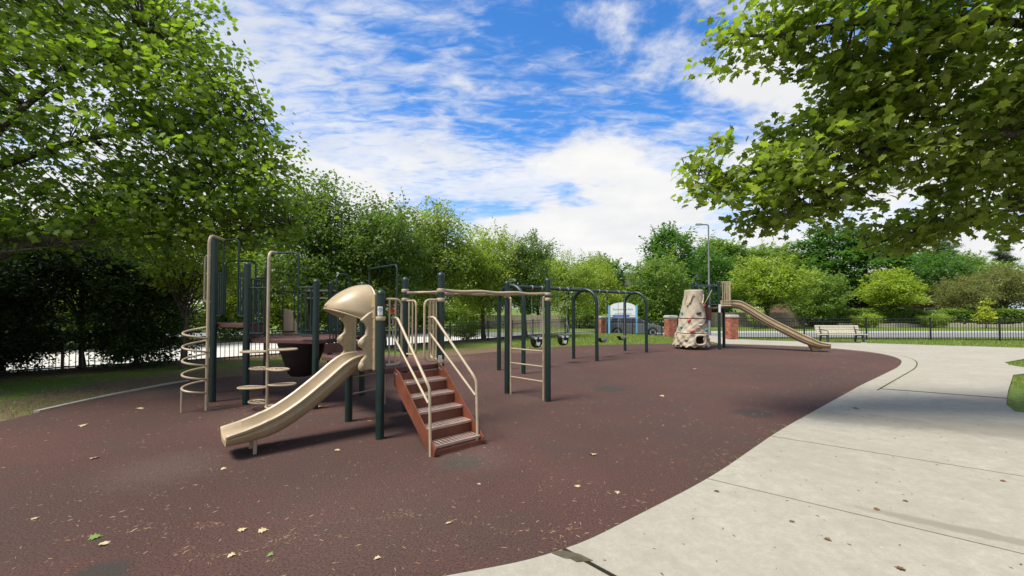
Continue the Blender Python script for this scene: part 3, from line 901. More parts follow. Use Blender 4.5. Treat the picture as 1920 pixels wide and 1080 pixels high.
# --- green guard rails of the high decks
def barrier(p, q, z0, z1, nbar, mat='green', trim=0.075, r=0.0165):
    d = (q - p).normalized(); p, q = p + d * trim, q - d * trim
    bb = MB(); bb.tube([xy(p, z1), xy(q, z1)], r, 8)
    o = bb.build('guard_rail', M[mat], play, True)
    bb = MB(); bb.tube([xy(p, z0), xy(q, z0)], r, 8); bb.build('bottom_rail', M[mat], o, True)
    for i in range(nbar):
        c = p.lerp(q, (i + 1) / (nbar + 1))
        bb = MB(); bb.tube([xy(c, z0), xy(c, z1)], r * 0.75, 8); bb.build('bar', M[mat], o, True)
    return o
barrier(Q2, Q4, D2 + 0.07, D2 + 1.10, 6)
barrier(Q5, Q6, D2 + 0.07, D2 + 0.90, 8)
barrier(Q6, Q4, D2 + 0.07, D2 + 0.90, 4)
def arch_pair(p, q, z0, zr, ztop, w, parent=play):
    """entry between two posts: a loop guard at each side joined by a tall arch"""
    d = (q - p).normalized(); L = (q - p).length
    a, c = p + d * w, q - d * w
    bb = MB(); bb.tube(fillet([xy(p + d * .06, z0), xy(a, z0), xy(a, ztop), xy(c, ztop), xy(c, z0), xy(q - d * .06, z0)], 0.11, 6), 0.0175, 8)
    o = bb.build('entry_arch', M['green'], parent, True)
    for u0, u1 in ((p + d * .06, a), (c, q - d * .06)):
        bb = MB(); bb.tube([xy(u0, zr), xy(u1, zr)], 0.015, 8); bb.build('top_rail', M['green'], o, True)
        for t in (0.35, 0.7):
            m = u0.lerp(u1, t); bb = MB(); bb.tube([xy(m, z0), xy(m, zr)], 0.012, 8); bb.build('bar', M['green'], o, True)
    return o
arch_pair(Q1, Q2, D3 + 0.14, D3 + 0.93, 3.00, 0.21)
dq = (Q3 - Q2).normalized()
a_, c_ = Q2 + dq * 0.42, Q3 - dq * 0.36
bb = MB(); bb.tube(fillet([xy(Q2 + dq * .07, D2 + .1), xy(a_, D2 + .1), xy(a_, 2.72), xy(c_, 2.72), xy(c_, D2 + .08), xy(Q3 - dq * .06, D2 + .08)], 0.12, 6), 0.0175, 8)
ar = bb.build('entry_arch', M['green'], play, True)
for u0, u1, n_ in ((Q2 + dq * .07, a_, 3), (c_, Q3 - dq * .06, 3)):
    bb = MB(); bb.tube([xy(u0, 2.10), xy(u1, 2.10)], 0.016, 8); bb.build('top_rail', M['green'], ar, True)
    for i in range(n_):
        m = u0.lerp(u1, (i + .6) / n_); bb = MB(); bb.tube([xy(m, D2 + .1), xy(m, 2.10)], 0.0125, 8); bb.build('bar', M['green'], ar, True)
# arches of the climbers on the far side
arch_pair(Q3 + V3((.05, .2, 0)), Q5 + V3((-.02, -.1, 0)), D1 + 0.08, 1.75, 2.37, 0.28)
arch_pair(Q5, P3, D1 + 0.08, 1.78, 2.50, 0.30)
arch_pair(Q7, Q4, D3 + 0.12, D3 + 0.9, 2.7, 0.25)
# tan bar frame of the climber behind the high deck
bb = MB(); c0 = Q6 + V3((0.1, 0.1, 0)); c1 = Q4 + V3((0.45, 0.65, 0))
bb.tube(fillet([xy(c0, 1.0), xy(c0, 2.12), xy(c1, 2.12), xy(c1, 1.95), xy(c1.lerp(c0, .9), 1.95)], 0.08), 0.017, 8); bb.build('climber_frame', M['tan'], play, True)
bb = MB(); bb.tube(fillet([xy(Q1 + V3((-.05, 0, 0)), 2.72), xy(Q1 + V3((-.22, .05, 0)), 2.72), xy(Q1 + V3((-.22, .05, 0)), 1.85), xy(Q1 + V3((-.05, 0, 0)), 1.85)], 0.08), 0.016, 8); bb.build('grab_loop', M['tan'], play, True)
# far slide entrance panel
bb = MB(); bb.prism([(0, D2), (0.34, D2), (0.16, D2 + 0.52), (0.02, D2 + 0.54)], 0.05, Q4 + V3((0.22, 0.18, 0)), V3((0.96, 0.26, 0)), V3((0, 0, 1)), V3((-0.26, 0.96, 0)))
bb.build('slide_entry_panel', M['beige'], play, False, 0.015)
# dark moulded tub under the high deck
bb = MB(); prof = []
cx = V3((-3.86, 7.68, 0))
rings = []
for k, (z, w, d_) in enumerate(((1.10, 0.38, 0.32), (1.0, 0.355, 0.30), (0.75, 0.27, 0.25), (0.55, 0.21, 0.20), (0.50, 0.16, 0.16))):
    rings.append([cx + V3((math.copysign(abs(math.cos(a)) ** .6, math.cos(a)) * w, math.copysign(abs(math.sin(a)) ** .6, math.sin(a)) * d_, z)) for a in np.linspace(0, 2 * math.pi, 25)[:-1]])
bb.loft(rings); bb.build('under_deck_tub', M['dark_plastic'], play, True)
# rung climber below the low deck
for p_ in (P4 + V3((-.18, .55, 0)), P4 + V3((.2, 1.15, 0))):
    bb = MB(); bb.tube([xy(p_, 0), xy(p_, 0.88)], 0.016, 8); bb.build('ladder_rail', M['tan'], play, True)
for z in (0.3, 0.58):
    bb = MB(); bb.tube([xy(P4 + V3((-.18, .55, 0)), z), xy(P4 + V3((.2, 1.15, 0)), z)], 0.014, 8); bb.build('ladder_rung', M['tan'], play, True)

# --- corkscrew climber
pole = V3((-5.20, 7.12, 0))
bb = MB(); dir_ = (Q1.lerp(Q2, 0.30) - pole)
top_to = Q1.lerp(Q2, 0.28)
bb.tube(fillet([xy(pole, 0), xy(pole, 3.0), xy(top_to, 3.0)], 0.17, 8), 0.024, 10)
cork = bb.build('corkscrew_climber', M['tan'], play, True)
hc = pole + V3((-0.175, -0.035, 0)); hr = 0.178
pts = []
turns = 4.9
for k in range(int(turns * 24) + 1):
    a = -2 * math.pi * k / 24
    t = k / 24 / turns
    pts.append(hc + V3((math.cos(a) * hr, math.sin(a) * hr, 0.30 + 1.13 * (k / 24) / turns)))
bb = MB(); bb.tube(pts, 0.0175, 9); bb.build('spiral_rail', M['tan'], cork, True)
lp = hc + V3((-hr * 0.75, -hr * 0.62, 0))
bb = MB(); bb.tube([xy(lp, 0), xy(lp, 0.40)], 0.017, 8); bb.build('support_leg', M['tan'], cork, True)

# --- leaf-step climber
pole = V3((-4.13, 7.05, 0))
tp = Q2 + dq * 0.62
bb = MB(); bb.tube(fillet([xy(pole, 0), xy(pole, 2.70), xy(tp, 2.72)], 0.15, 8), 0.024, 10)
pod = bb.build('step_climber', M['tan'], play, True)
for (ang, z, L) in ((178, 1.00, 0.43), (18, 1.03, 0.43), (150, 0.70, 0.40), (-25, 0.72, 0.45), (182, 0.40, 0.45), (14, 0.44, 0.42), (150, 0.13, 0.42), (-30, 0.10, 0.40)):
    d = V3((math.cos(R(ang)), math.sin(R(ang)), 0)); n_ = V3((-d.y, d.x, 0))
    ring = [xy(pole, z) + d * (L / 2 + 0.02 - L / 2 * math.cos(a)) + n_ * (0.115 * math.sin(a) * (1 - 0.25 * math.cos(a))) for a in np.linspace(0, 2 * math.pi, 29)[:-1]]
    bb = MB(); bb.tube(ring, 0.0165, 8, False, True)
    stp = bb.build('foot_step', M['tan'], pod, True)
    bb = MB()
    for t in (0.25, 0.5, 0.75):
        h_ = 0.115 * math.sqrt(max(0, 1 - (2 * t - 1) ** 2)) * (1 + 0.25 * (2 * t - 1))
        c = xy(pole, z) + d * (0.02 + L * t); bb.tube([c - n_ * h_, c + n_ * h_], 0.008, 6)
    bb.tube([xy(pole, z), xy(pole, z) + d * L], 0.008, 6)
    bb.build('step_grid', M['tan'], stp, True)

# ------------------------------------------------------------------ swing set
sa, sc_ = V3((-0.03, 11.37, 0)), V3((4.93, 16.64, 0))
sd = (sc_ - sa).normalized(); sn = V3((sd.y, -sd.x, 0))
swing = thing('swing_frame', 'dark green steel swing frame with three arched supports', 'swing frame', sa.lerp(sc_, .5))
HT = 2.33
bb = MB(); bb.tube([xy(sa, HT), xy(sc_, HT)], 0.052, 14); bb.build('top_beam', M['green'], swing, True)
for t in (0, 0.5, 1):
    c = sa.lerp(sc_, t)
    pts = [xy(c - sn * 0.46, -0.02)]
    for k in range(17):
        a = math.pi * k / 16
        pts.append(xy(c - sn * (0.46 - 0.0) * math.cos(a), HT - 0.44 + 0.46 * math.sin(a)))
    pts.append(xy(c + sn * 0.46, -0.02))
    bb = MB(); bb.tube(pts, 0.058, 14); ao = bb.build('arch_leg', M['green'], swing, True)
    for s in (-0.14, 0.14):
        if (t == 0 and s < 0) or (t == 1 and s > 0): continue
        cc = xy(c + sd * s, HT); bb = MB(); bb.tube([cc - sd * 0.03, cc + sd * 0.03], 0.066, 14); bb.build('sleeve', M['green'], swing, True)
def chain(a, b, parent):
    """alternating flat links"""
    a, b = V3(a), V3(b); n = max(8, int((b - a).length / 0.045)); bb = MB()
    d = (b - a) / n
    for i in range(n):
        u = (sd if i % 2 else sn) * 0.011
        p, q = a + d * (i - 0.1), a + d * (i + 1.1)
        bb.tube([p - u, q - u], 0.0035, 4, False); bb.tube([p + u, q + u], 0.0035, 4, False)
    return bb.build('chain', M['chain'], parent)
def hanger(c, parent):
    bb = MB(); bb.tube([xy(c, HT) - sd * 0.022, xy(c, HT) + sd * 0.022], 0.064, 12); bb.build('hanger', M['steel'], parent, True)
def bucket_swing(t, z, label):
    c = sa.lerp(sc_, t)
    o = thing('bucket_swing', label, 'swing', xy(c, z), 'toddler bucket swings')
    fu, fw = V3((0.95, 0.30, 0)), V3((0.30, -0.95, 0))        # the seat hangs turned a little
    rings = []
    n = 28
    for (zz, w, d_) in ((0.15, 0.185, 0.15), (0.05, 0.18, 0.15), (-0.06, 0.165, 0.14), (-0.14, 0.125, 0.11), (-0.18, 0.06, 0.06)):
        rings.append([xy(c, z + zz) + fu * (math.cos(a) * w) + fw * (math.sin(a) * d_) for a in np.linspace(0, 2 * math.pi, n + 1)[:-1]])
    bb = MB(); V = [p for r_ in rings for p in r_]; F = []
    for i in range(4):
        for k in range(n):
            a = 360 * (k + .5) / n
            if i in (1, 2) and (52 < a < 80 or 100 < a < 128 or 232 < a < 258 or 282 < a < 308): continue
            l = (k + 1) % n; F.append((i * n + k, i * n + l, (i + 1) * n + l, (i + 1) * n + k))
    F.append(tuple(4 * n + k for k in range(n)))
    bb.add(V, F); bb.build('seat_shell', M['black'], o, True, 0, 0.016)
    for s in (-1, 1):
        pl = MB(); cc = xy(c, z + 0.10) + fw * (0.155) * 1 + fu * (0.075 * s)
        pl.box(cc, (0.085, 0.006, 0.06), fu, fw); pl.build('label_plate', M['white'], o)
    pl = MB(); pl.prism([(-0.06, 0.02), (0.06, 0.02), (0.045, -0.05), (0.0, -0.09), (-0.045, -0.05)], 0.006, xy(c, z - 0.04) + fw * 0.158, fu, V3((0, 0, 1)), fw); pl.build('front_plate', M['white'], o)
    for s in (-1, 1):
        for q in (-1, 1):
            chain(xy(c, z + 0.14) + fu * (0.17 * s) + fw * (0.10 * q), xy(c, z + 0.62) + sd * (0.20 * s), o)
        chain(xy(c, z + 0.62) + sd * (0.20 * s), xy(c, HT - 0.06) + sd * (0.22 * s), o); hanger(c + sd * (0.22 * s), o)
bucket_swing(0.150, 0.77, 'black bucket swing hanging nearest the climbing ladder')
bucket_swing(0.330, 0.75, 'black bucket swing hanging next to the middle arch')
def belt_swing(t, z, label):
    c = sa.lerp(sc_, t)
    o = thing('belt_swing', label, 'swing', xy(c, z), 'belt swings')
    rings = []
    for k in range(13):
        s = k / 12 * 2 - 1
        p = xy(c, z + 0.16 * s * s) + sd * (0.24 * s)
        rings.append([p + sn * 0.075 + V3((0, 0, .008)), p - sn * 0.075 + V3((0, 0, .008)), p - sn * 0.075 - V3((0, 0, .008)), p + sn * 0.075 - V3((0, 0, .008))])
    bb = MB(); bb.loft(rings); bb.build('belt_seat', M['black'], o, True)
    for s in (-1, 1):
        chain(xy(c, z + 0.16) + sd * (0.24 * s), xy(c, HT - 0.06) + sd * (0.25 * s), o); hanger(c + sd * (0.25 * s), o)
belt_swing(0.655, 0.52, 'black belt swing hanging just beyond the middle arch')
belt_swing(0.845, 0.52, 'black belt swing hanging beside the farthest arch')

# ------------------------------------------------------------------ rock tower structure
TSH = 0.14
tower = thing('rock_climbing_tower', 'small play tower with tan rock climbing wall, green posts and long tan slide', 'play tower', (8.6, 17.9, 0))
tc0 = V3((7.62, 17.9, 0))
def tower_ring(z, n=36):
    t = z / 2.5
    cx_ = 7.70 + TSH * 0 + 0.13 * t ** 1.0
    w = 0.84 - 0.42 * min(1, t * 1.12) + 0.03 * (z < 0.7)
    d_ = 0.72 - 0.28 * t
    r_ = []
    for k in range(n):
        a = 2 * math.pi * k / n
        bump = 0.035 * math.sin(3 * a + z * 4) + 0.04 * math.sin(5 * a - z * 9) + 0.03 * math.sin(9 * a + z * 17) + 0.022 * math.sin(14 * a - z * 23 + math.sin(z * 9))
        bump *= max(0.10, 0.72 - t * 0.85)
        x = math.cos(a)
        xr = 0.82 if x > 0 else 0.88
        r_.append(V3((cx_ + math.copysign(abs(x) ** .8, x) * (w * xr + bump), 17.9 + math.sin(a) * (d_ + bump), z)))
    return r_
segs = [(0.14, 0.66), (0.68, 1.28), (1.30, 2.48)]
for si, (z0, z1) in enumerate(segs):
    n = 72; zs = np.linspace(z0, z1, 19)
    rings = [tower_ring(z, n) for z in zs]
    c0 = V3((7.75, 17.9, 0))
    def sc(r_, f, dz_): return [xy(c0, p.z + dz_) + (V3((p.x, p.y, 0)) - c0) * f for p in r_]
    if si: rings = [sc(rings[0], 0.97, 0)] + [[p + V3((0, 0, 0.02)) for p in rings[0]]] + rings[1:]
    else:
        rings = [sc(rings[0], 0.92, -0.03)] + [[p + V3((0, 0, 0.05 * math.sin(k * 1.3))) for k, p in enumerate(rings[0])]] + rings[1:]
    if si == 2: rings += [sc(rings[-1], 0.90, 0.03), sc(rings[-1], 0.80, 0.02)]
    V = [p for r_ in rings for p in r_]; F = []
    hole = lambda i, k: si == 0 and 5 <= i <= 15 and 52 <= k <= 57
    for i in range(len(rings) - 1):
        for k in range(n):
            if hole(i, k): continue
            l = (k + 1) % n; F.append((i * n + k, i * n + l, (i + 1) * n + l, (i + 1) * n + k))
    if si == 2: F.append(tuple((len(rings) - 1) * n + k for k in range(n)))
    bb = MB().add(V, F)
    so = bb.build('rock_section', M['rock'], tower, True)
    if si == 0:
        m = so.modifiers.new('solid', 'SOLIDIFY'); m.thickness = 0.07; m.offset = -1
        bb = MB(); pts = [V3((7.76 + 0.235 * math.copysign(abs(math.cos(a)) ** .7, math.cos(a)), 17.175 + 0.03 * math.cos(a), 0.41 + 0.20 * math.copysign(abs(math.sin(a)) ** .7, math.sin(a)))) for a in np.linspace(0, 2 * math.pi, 17)[:-1]]
        bb.tube(pts, 0.038, 8, False, True); bb.build('crawl_hole_rim', M['rock'], so, True)
        bb = MB(); bb.box((7.80, 18.0, 0.45), (0.06, 0.3, 0.6)); bb.build('inner_panel', M['stair'], so)
HOLDS = [(-0.30, 1.88, 'rock'), (0.30, 1.82, 'hold_red'), (0.03, 1.52, 'hold_navy'), (-0.46, 1.50, 'hold_teal'), (-0.34, 1.22, 'hold_red'), (0.30, 1.16, 'hold_navy'), (0.06, 1.02, 'rock'),
         (-0.56, 0.92, 'hold_teal'), (-0.28, 0.77, 'hold_red'), (0.28, 0.80, 'hold_teal'), (-0.50, 0.42, 'rock'), (-0.70, 0.50, 'rock'), (0.42, 0.45, 'rock')]
for dx, z, mname in HOLDS:
    ring = tower_ring(z, 72)
    x = 7.76 + dx
    p = min((q for q in ring if q.y < 17.9), key=lambda q: abs(q.x - x))
    bb = MB()
    V = []; F = []
    for i in range(6):
        th = math.pi * i / 5
        for k in range(10):
            a = 2 * math.pi * k / 10
            rr = 0.088 * (1 + 0.25 * math.sin(2 * a + dx * 20) + 0.1 * math.sin(3 * a))
            V.append(p + V3((math.sin(th) * math.cos(a) * rr * 1.1, -0.045 * math.cos(th), math.sin(th) * math.sin(a) * rr * 0.8)))
    for i in range(5):
        for k in range(10):
            F.append((i * 10 + k, i * 10 + (k + 1) % 10, (i + 1) * 10 + (k + 1) % 10, (i + 1) * 10 + k))
    bb.add(V, F); bb.build('hand_hold', M[mname], tower, True)
# looped grab rails near the top
def onrock(dx, z, off=0.075):
    ring = tower_ring(z, 144); x = 7.80 + dx
    p = min((q for q in ring if q.y < 17.9), key=lambda q: abs(q.x - x)); return p + V3((0, -off, 0))
for pts in ([(-0.49, 1.9), (-0.47, 2.3), (-0.40, 2.33), (-0.42, 2.0), (-0.33, 1.92), (-0.22, 2.3), (-0.17, 2.33)], [(-0.07, 2.33), (0.02, 2.05), (0.06, 1.93), (0.14, 1.92), (0.20, 2.1), (0.23, 2.32)]):
    P = [onrock(a, z) for a, z in pts]
    bb = MB(); bb.tube(fillet(P, 0.08, 4), 0.024, 8); bb.build('grab_rail', M['tan'], tower, True)
bb = MB(); bb.tube([V3((8.12, 17.55, 1.90)), V3((8.42, 17.5, 2.5))], 0.017, 8); bb.build('grab_rail', M['tan'], tower, True)
for x, y in ((7.05, 17.6), (7.40, 17.35), (8.25, 17.45), (7.5, 18.3)):
    bb = MB(); bb.tube([(x, y, -0.01), (x, y, 0.2)], 0.022, 8); bb.build('tower_leg', M['iron'], tower, True)
TP = [V3((8.68, 17.45, 0)), V3((9.33, 18.35, 0)), V3((7.95, 18.3, 0)), V3((8.55, 19.2, 0))]
for p in TP: post(p, 2.86, tower, 0.060)
zd = 1.78
bb = MB(); bb.prism([(p.x, p.y) for p in (TP[0], TP[1], TP[3], TP[2])], 0.08, (0, 0, zd - .08)); bb.build('deck', M['deck'], tower, False, 0.01)
bb = MB(); bb.box((8.3, 17.7, zd - 0.3), (0.35, 0.06, 0.55)); bb.build('deck_skirt', M['deck'], tower)
def rail2(p, q, z0, z1, n, mat, r=0.02):
    d = (q - p).normalized(); p, q = p + d * .08, q - d * .08
    bb = MB(); bb.tube([xy(p, z1), xy(q, z1)], r, 8); o = bb.build('guard_rail', mat, tower, True)
    bb = MB(); bb.tube([xy(p, z0), xy(q, z0)], r, 8); bb.build('bottom_rail', mat, o, True)
    for i in range(n):
        c = p.lerp(q, (i + 1) / (n + 1)); bb = MB(); bb.tube([xy(c, z0), xy(c, z1)], r * .8, 8); bb.build('bar', mat, o, True)
rail2(TP[2], TP[0], zd + .1, 2.72, 5, M['green'])
rail2(TP[2], TP[3], zd + .1, 2.72, 6, M['green'])
rail2(TP[3], TP[1], zd + .1, 2.72, 6, M['green'])
sdir = V3((0.935, -0.355, 0)); sside = V3((0.355, 0.935, 0))
E0 = TP[0].lerp(TP[1], 0.5)
rail2(TP[0] - V3((0, 0, 0)), TP[0] + sdir * 0.55, zd + .05, 2.82, 5, M['tan'])
rail2(TP[1], TP[1] + sdir * 0.40, zd + .05, 2.82, 4, M['tan'])
bb = MB(); bb.tube(fillet([xy(TP[2] + V3((.3, .3, 0)), zd), xy(TP[2] + V3((.3, .3, 0)), 3.25), xy(TP[2] + V3((.75, .8, 0)), 3.25), xy(TP[2] + V3((.75, .8, 0)), zd)], 0.2, 6), 0.02, 8); bb.build('entry_arch', M['green'], tower, True)
def f2(x, y, z): return E0 + sdir * x + sside * y + V3((0, 0, z))
sl2 = chute(f2, [(0.0, 1.80), (0.55, 1.80), (0.85, 1.66), (1.6, 1.14), (2.4, 0.68), (2.95, 0.38), (3.4, 0.22), (3.8, 0.20)], 0.27, 0.26, 'slide', tower, M['beige'])
bb = MB(); bb.prism([(3.1, 0.30), (3.6, 0.17), (3.45, 0.02), (3.25, 0.02)], 0.3, f2(0, -0.15, 0), sdir, V3((0, 0, 1)), sside); bb.build('slide_foot', M['beige'], sl2, False, 0.02)
bb = MB(); bb.tube([f2(3.38, 0, -0.02), f2(3.38, 0, 0.1)], 0.04, 10); bb.build('support_leg', M['tan'], sl2, True)
bb = MB(); bb.box(xy(TP[0], 1.72) + V3((-0.01, -0.071, 0)), (0.09, 0.006, 0.34)); bb.build('warning_label', M['white'], tower)

# ------------------------------------------------------------------ bench
bench = thing('park_bench', 'cream slatted park bench with dark iron ends before the black fence', 'bench', (16.45, 20.75, 0), None, R(-2))
bw = 2.15
def bpart(name, mb, mat, **k):
    o = link(name, mb.mesh(name, mat), bench)
    m = o.modifiers.new('bevel', 'BEVEL'); m.width = 0.008; m.segments = 2
    return o
for i in range(4): bpart('back_slat', MB().box((0, 0.30 + 0.035 * i, 0.50 + 0.105 * i), (bw, 0.035, 0.085), (1, 0, 0), None, (0, 0.25, 1)), M['slat'])
for i in range(4): bpart('seat_slat', MB().box((0, -0.20 + 0.125 * i, 0.43 - 0.01 * i), (bw, 0.10, 0.04)), M['slat'])
for x in (-0.86, 0.86):
    b_ = MB(); b_.prism([(-0.25, 0.02), (-0.17, 0.02), (-0.13, 0.36), (0.20, 0.34), (0.30, 0.02), (0.38, 0.02), (0.30, 0.42), (0.46, 0.86), (0.41, 0.88), (0.24, 0.42), (-0.25, 0.405)], 0.06, (x - 0.03, 0, 0), (0, 1, 0), (0, 0, 1), (1, 0, 0))
    bpart('bench_end', b_, M['iron'])
    b_ = MB(); b_.tube(fillet([(x, -0.23, 0.40), (x, -0.24, 0.62), (x, 0.34, 0.64)], 0.08), 0.02, 8); bpart('armrest', b_, M['iron'])
    for y in (-0.21, 0.34): bpart('foot_pad', MB().box((x, y, 0.012), (0.20, 0.16, 0.05)), M['kerbstone'])

# ------------------------------------------------------------------ fences
def fence(pts, h, label, rad=0.008, spacing=0.115, post_every=2.6, name='metal_fence'):
    P = [V3((x, y, 0)) for x, y in pts]
    root = thing(name, label, 'fence', (P[0].x, P[0].y, 0))
    pk = MB(); pk.box((0, 0, h / 2 - 0.02), (0.017, 0.017, h - 0.10)); pme = pk.mesh('picket', M['fence'])
    po = MB(); po.box((0, 0, h / 2), (0.06, 0.06, h + 0.06)); po.box((0, 0, h + 0.045), (0.075, 0.075, 0.03)); pome = po.mesh('fence_post', M['fence'])
    org = P[0]
    npk = 0
    for a, c in zip(P[:-1], P[1:]):
        L = (c - a).length; d = (c - a).normalized(); ang = math.atan2(d.y, d.x)
        nb = max(1, round(L / post_every))
        for j in range(nb):
            u, w = a + d * (L * j / nb), a + d * (L * (j + 1) / nb)
            zu, zw = float(terrain(u.x, u.y)), float(terrain(w.x, w.y))
            o = link('fence_post', pome, root, (u.x - org.x, u.y - org.y, zu)); o.rotation_euler.z = ang
            for zz in (h - 0.02, h - 0.17, 0.10):
                bb = MB(); bb.bar(V3((u.x, u.y, zu + zz)) + d * 0.03, V3((w.x, w.y, zw + zz)) - d * 0.03, 0.03, 0.035); bb.build('rail', M['fence'], root)
            n = int((u - w).length / spacing)
            for k in range(1, n):
                t = k / n; q = u.lerp(w, t)
                o = link('picket', pme, root, (q.x - org.x, q.y - org.y, zu + (zw - zu) * t)); o.rotation_euler.z = ang; npk += 1
    a = P[-1]; o = link('fence_post', pome, root, (a.x - org.x, a.y - org.y, float(terrain(a.x, a.y))))
    return root
fence([(-13.8, 10.4), (-12.6, 11.7), (-10.3, 13.2), (-7.6, 15.9), (-3.1, 20.9), (-1.3, 22.7), (1.3, 26.0), (3.6, 28.2), (5.85, 29.0)], 1.0, 'black metal picket fence running behind the climbing structure on the left', spacing=0.125)
fence([(6.5, 28.7), (9.35, 26.0)], 1.0, 'short black picket fence between two brick pillars by the park sign')
fence([(12.5, 23.4), (16.2, 23.1), (19.35, 22.75), (22.6, 22.5), (25.75, 22.0), (32.0, 21.3)], 1.19, 'black metal picket fence behind the bench', post_every=3.15, spacing=0.125)

# ------------------------------------------------------------------ brick pillars
def pillar(x, y, w, h, rz, label):
    root = thing('brick_pillar', label, 'pillar', (x, y, 0), 'brick pillars', rz)
    b_ = MB(); b_.box((0, 0, h / 2 - 0.05), (w - 0.03, w - 0.03, h + 0.06)); link('mortar_core', b_.mesh('mortar_core', M['mortar']), root)
    bw_, bh = w / 3, 0.075
    b_ = MB(); n = int((h - 0.1) / bh); tints = []
    for r_ in range(n):
        z = 0.0 + bh * (r_ + .5)
        for side in range(4):
            a = side * math.pi / 2; ex = V3((math.cos(a), math.sin(a), 0)); ey = V3((-ex.y, ex.x, 0))
            cuts = [-w / 2, -w / 6, w / 6, w / 2] if (r_ + side) % 2 else [-w / 2, -w / 2 + w / 6, 0, w / 2 - w / 6, w / 2]
            for c0_, c1_ in zip(cuts[:-1], cuts[1:]):
                b_.box(ex * (w / 2 - 0.012 + random.uniform(-.001, .003)) + ey * ((c0_ + c1_) / 2) + V3((0, 0, z)), (0.03, (c1_ - c0_) - 0.012, bh - 0.012), ex, ey)
                tints += [random.random()] * 8
    me_ = b_.mesh('brick', M['brick'])
    at_ = me_.attributes.new('tint', 'FLOAT', 'POINT'); at_.data.foreach_set('value', np.array(tints, np.float32))
    tag(link('brickwork', me_, root), kind='stuff')
    b_ = MB(); b_.box((0, 0, h - 0.03), (w + 0.08, w + 0.08, 0.10)); b_.box((0, 0, h + 0.04), (w + 0.02, w + 0.02, 0.05))
    o = link('stone_cap', b_.mesh('stone_cap', M['kerbstone']), root); m = o.modifiers.new('bevel', 'BEVEL'); m.width = 0.015; m.segments = 2
pillar(12.1, 23.0, 0.50, 1.30, R(10), 'red brick pillar with stone cap to the right of the rock tower')
pillar(9.75, 25.6, 0.54, 1.22, R(10), 'red brick pillar with stone cap to the left of the rock tower')
pillar(6.2, 28.9, 0.46, 1.12, R(30), 'red brick pillar left of the blue and white park sign')

# ------------------------------------------------------------------ park sign
sg = thing('park_sign', 'arched white park sign on two light blue posts with blue band', 'sign', (7.45, 28.0, 0), None, R(-8))
def spart(name, mb, mat, parent=sg): return link(name, mb.mesh(name, mat), parent)
for x in (-0.90, 0.90):
    spart('sign_post', MB().box((x, 0, 0.95), (0.115, 0.115, 1.94)), M['lightblue'])
arc = [(0.83 * math.cos(a), 1.80 + 0.31 * math.sin(a)) for a in np.linspace(0, math.pi, 21)]
board = MB(); board.prism([(-0.83, 1.14), (0.83, 1.14)] + arc, 0.06, (0, 0.03, 0), (1, 0, 0), (0, 0, 1), (0, -1, 0))
board = spart('sign_board', board, M['white'])
spart('blue_band', MB().box((-0.12, -0.032, 1.21), (1.1, 0.004, 0.12)), M['blue'], board)
spart('pale_band', MB().box((0.0, -0.0335, 1.245), (1.64, 0.001, 0.03)), M['lightblue'], board)
sk = MB()
for k in range(26):
    x = -0.55 + 1.1 * k / 25; hh = 0.05 + 0.11 * abs(math.sin(k * 1.9)) * (1 - abs(x))
    sk.box((x, -0.033, 1.30 + hh / 2), (0.022, 0.004, hh))
spart('skyline_print', sk, M['grey_print'], board)
lettering('sign_lettering', 'Summerdale Park', 0.185, M['grey_print'], board, (0, -0.036, 1.60))

# ------------------------------------------------------------------ street lamp and stop sign
lamp = thing('street_lamp', 'tall grey street lamp with short arm rising behind the rock tower', 'street lamp', (13.75, 29.0, LOW))
bb = MB(); bb.lathe([(0.10, LOW - 0.02), (0.095, LOW + 0.6), (0.07, LOW + 0.65), (0.045, 7.5)], (13.75, 29, 0), 14); bb.build('pole', M['lampsteel'], lamp, True)
bb = MB(); bb.tube(fillet([(13.75, 29, 7.35), (13.75, 29, 7.56), (13.2, 29, 7.58)], 0.12), 0.045, 8); bb.build('arm', M['lampsteel'], lamp, True)
bb = MB(); bb.loft([[V3((13.30 - 0.42 * t, 29 + s * w, 7.57 + k)) for s, k in ((-1, -.04), (1, -.04), (.7, .07), (-.7, .07))] for t, w in ((0, .07), (.35, .13), (1, .11))]); hd = bb.build('lamp_head', M['lampsteel'], lamp)
bb = MB(); bb.box((13.08, 29, 7.525), (0.25, 0.18, 0.015)); bb.build('lens', M['white'], hd)

ss = thing('stop_sign', 'red octagonal STOP sign beyond the fence behind the tan guard panels', 'sign', (-6.75, 23.6, LOW), None, R(16))
def sspart(name, mb, mat, parent=ss, **k): return link(name, mb.mesh(name, mat), parent)
sspart('sign_post', MB().box((0, 0.03, 1.15), (0.06, 0.04, 2.3)), M['steel'])
octo = [(0.40 * math.cos(R(22.5 + 45 * k)), 0.40 * math.sin(R(22.5 + 45 * k))) for k in range(8)]
wp = sspart('sign_plate', MB().prism(octo, 0.004, (0, 0.004, 2.30), (1, 0, 0), (0, 0, 1), (0, -1, 0)), M['white'])
sspart('red_face', MB().prism([(x * .94, y * .94) for x, y in octo], 0.003, (0, -0.001, 2.30), (1, 0, 0), (0, 0, 1), (0, -1, 0)), M['red'], wp)
lettering('stop_lettering', 'STOP', 0.34, M['white'], wp, (0, -0.007, 2.19), 0.001, 0.82, 0.008)

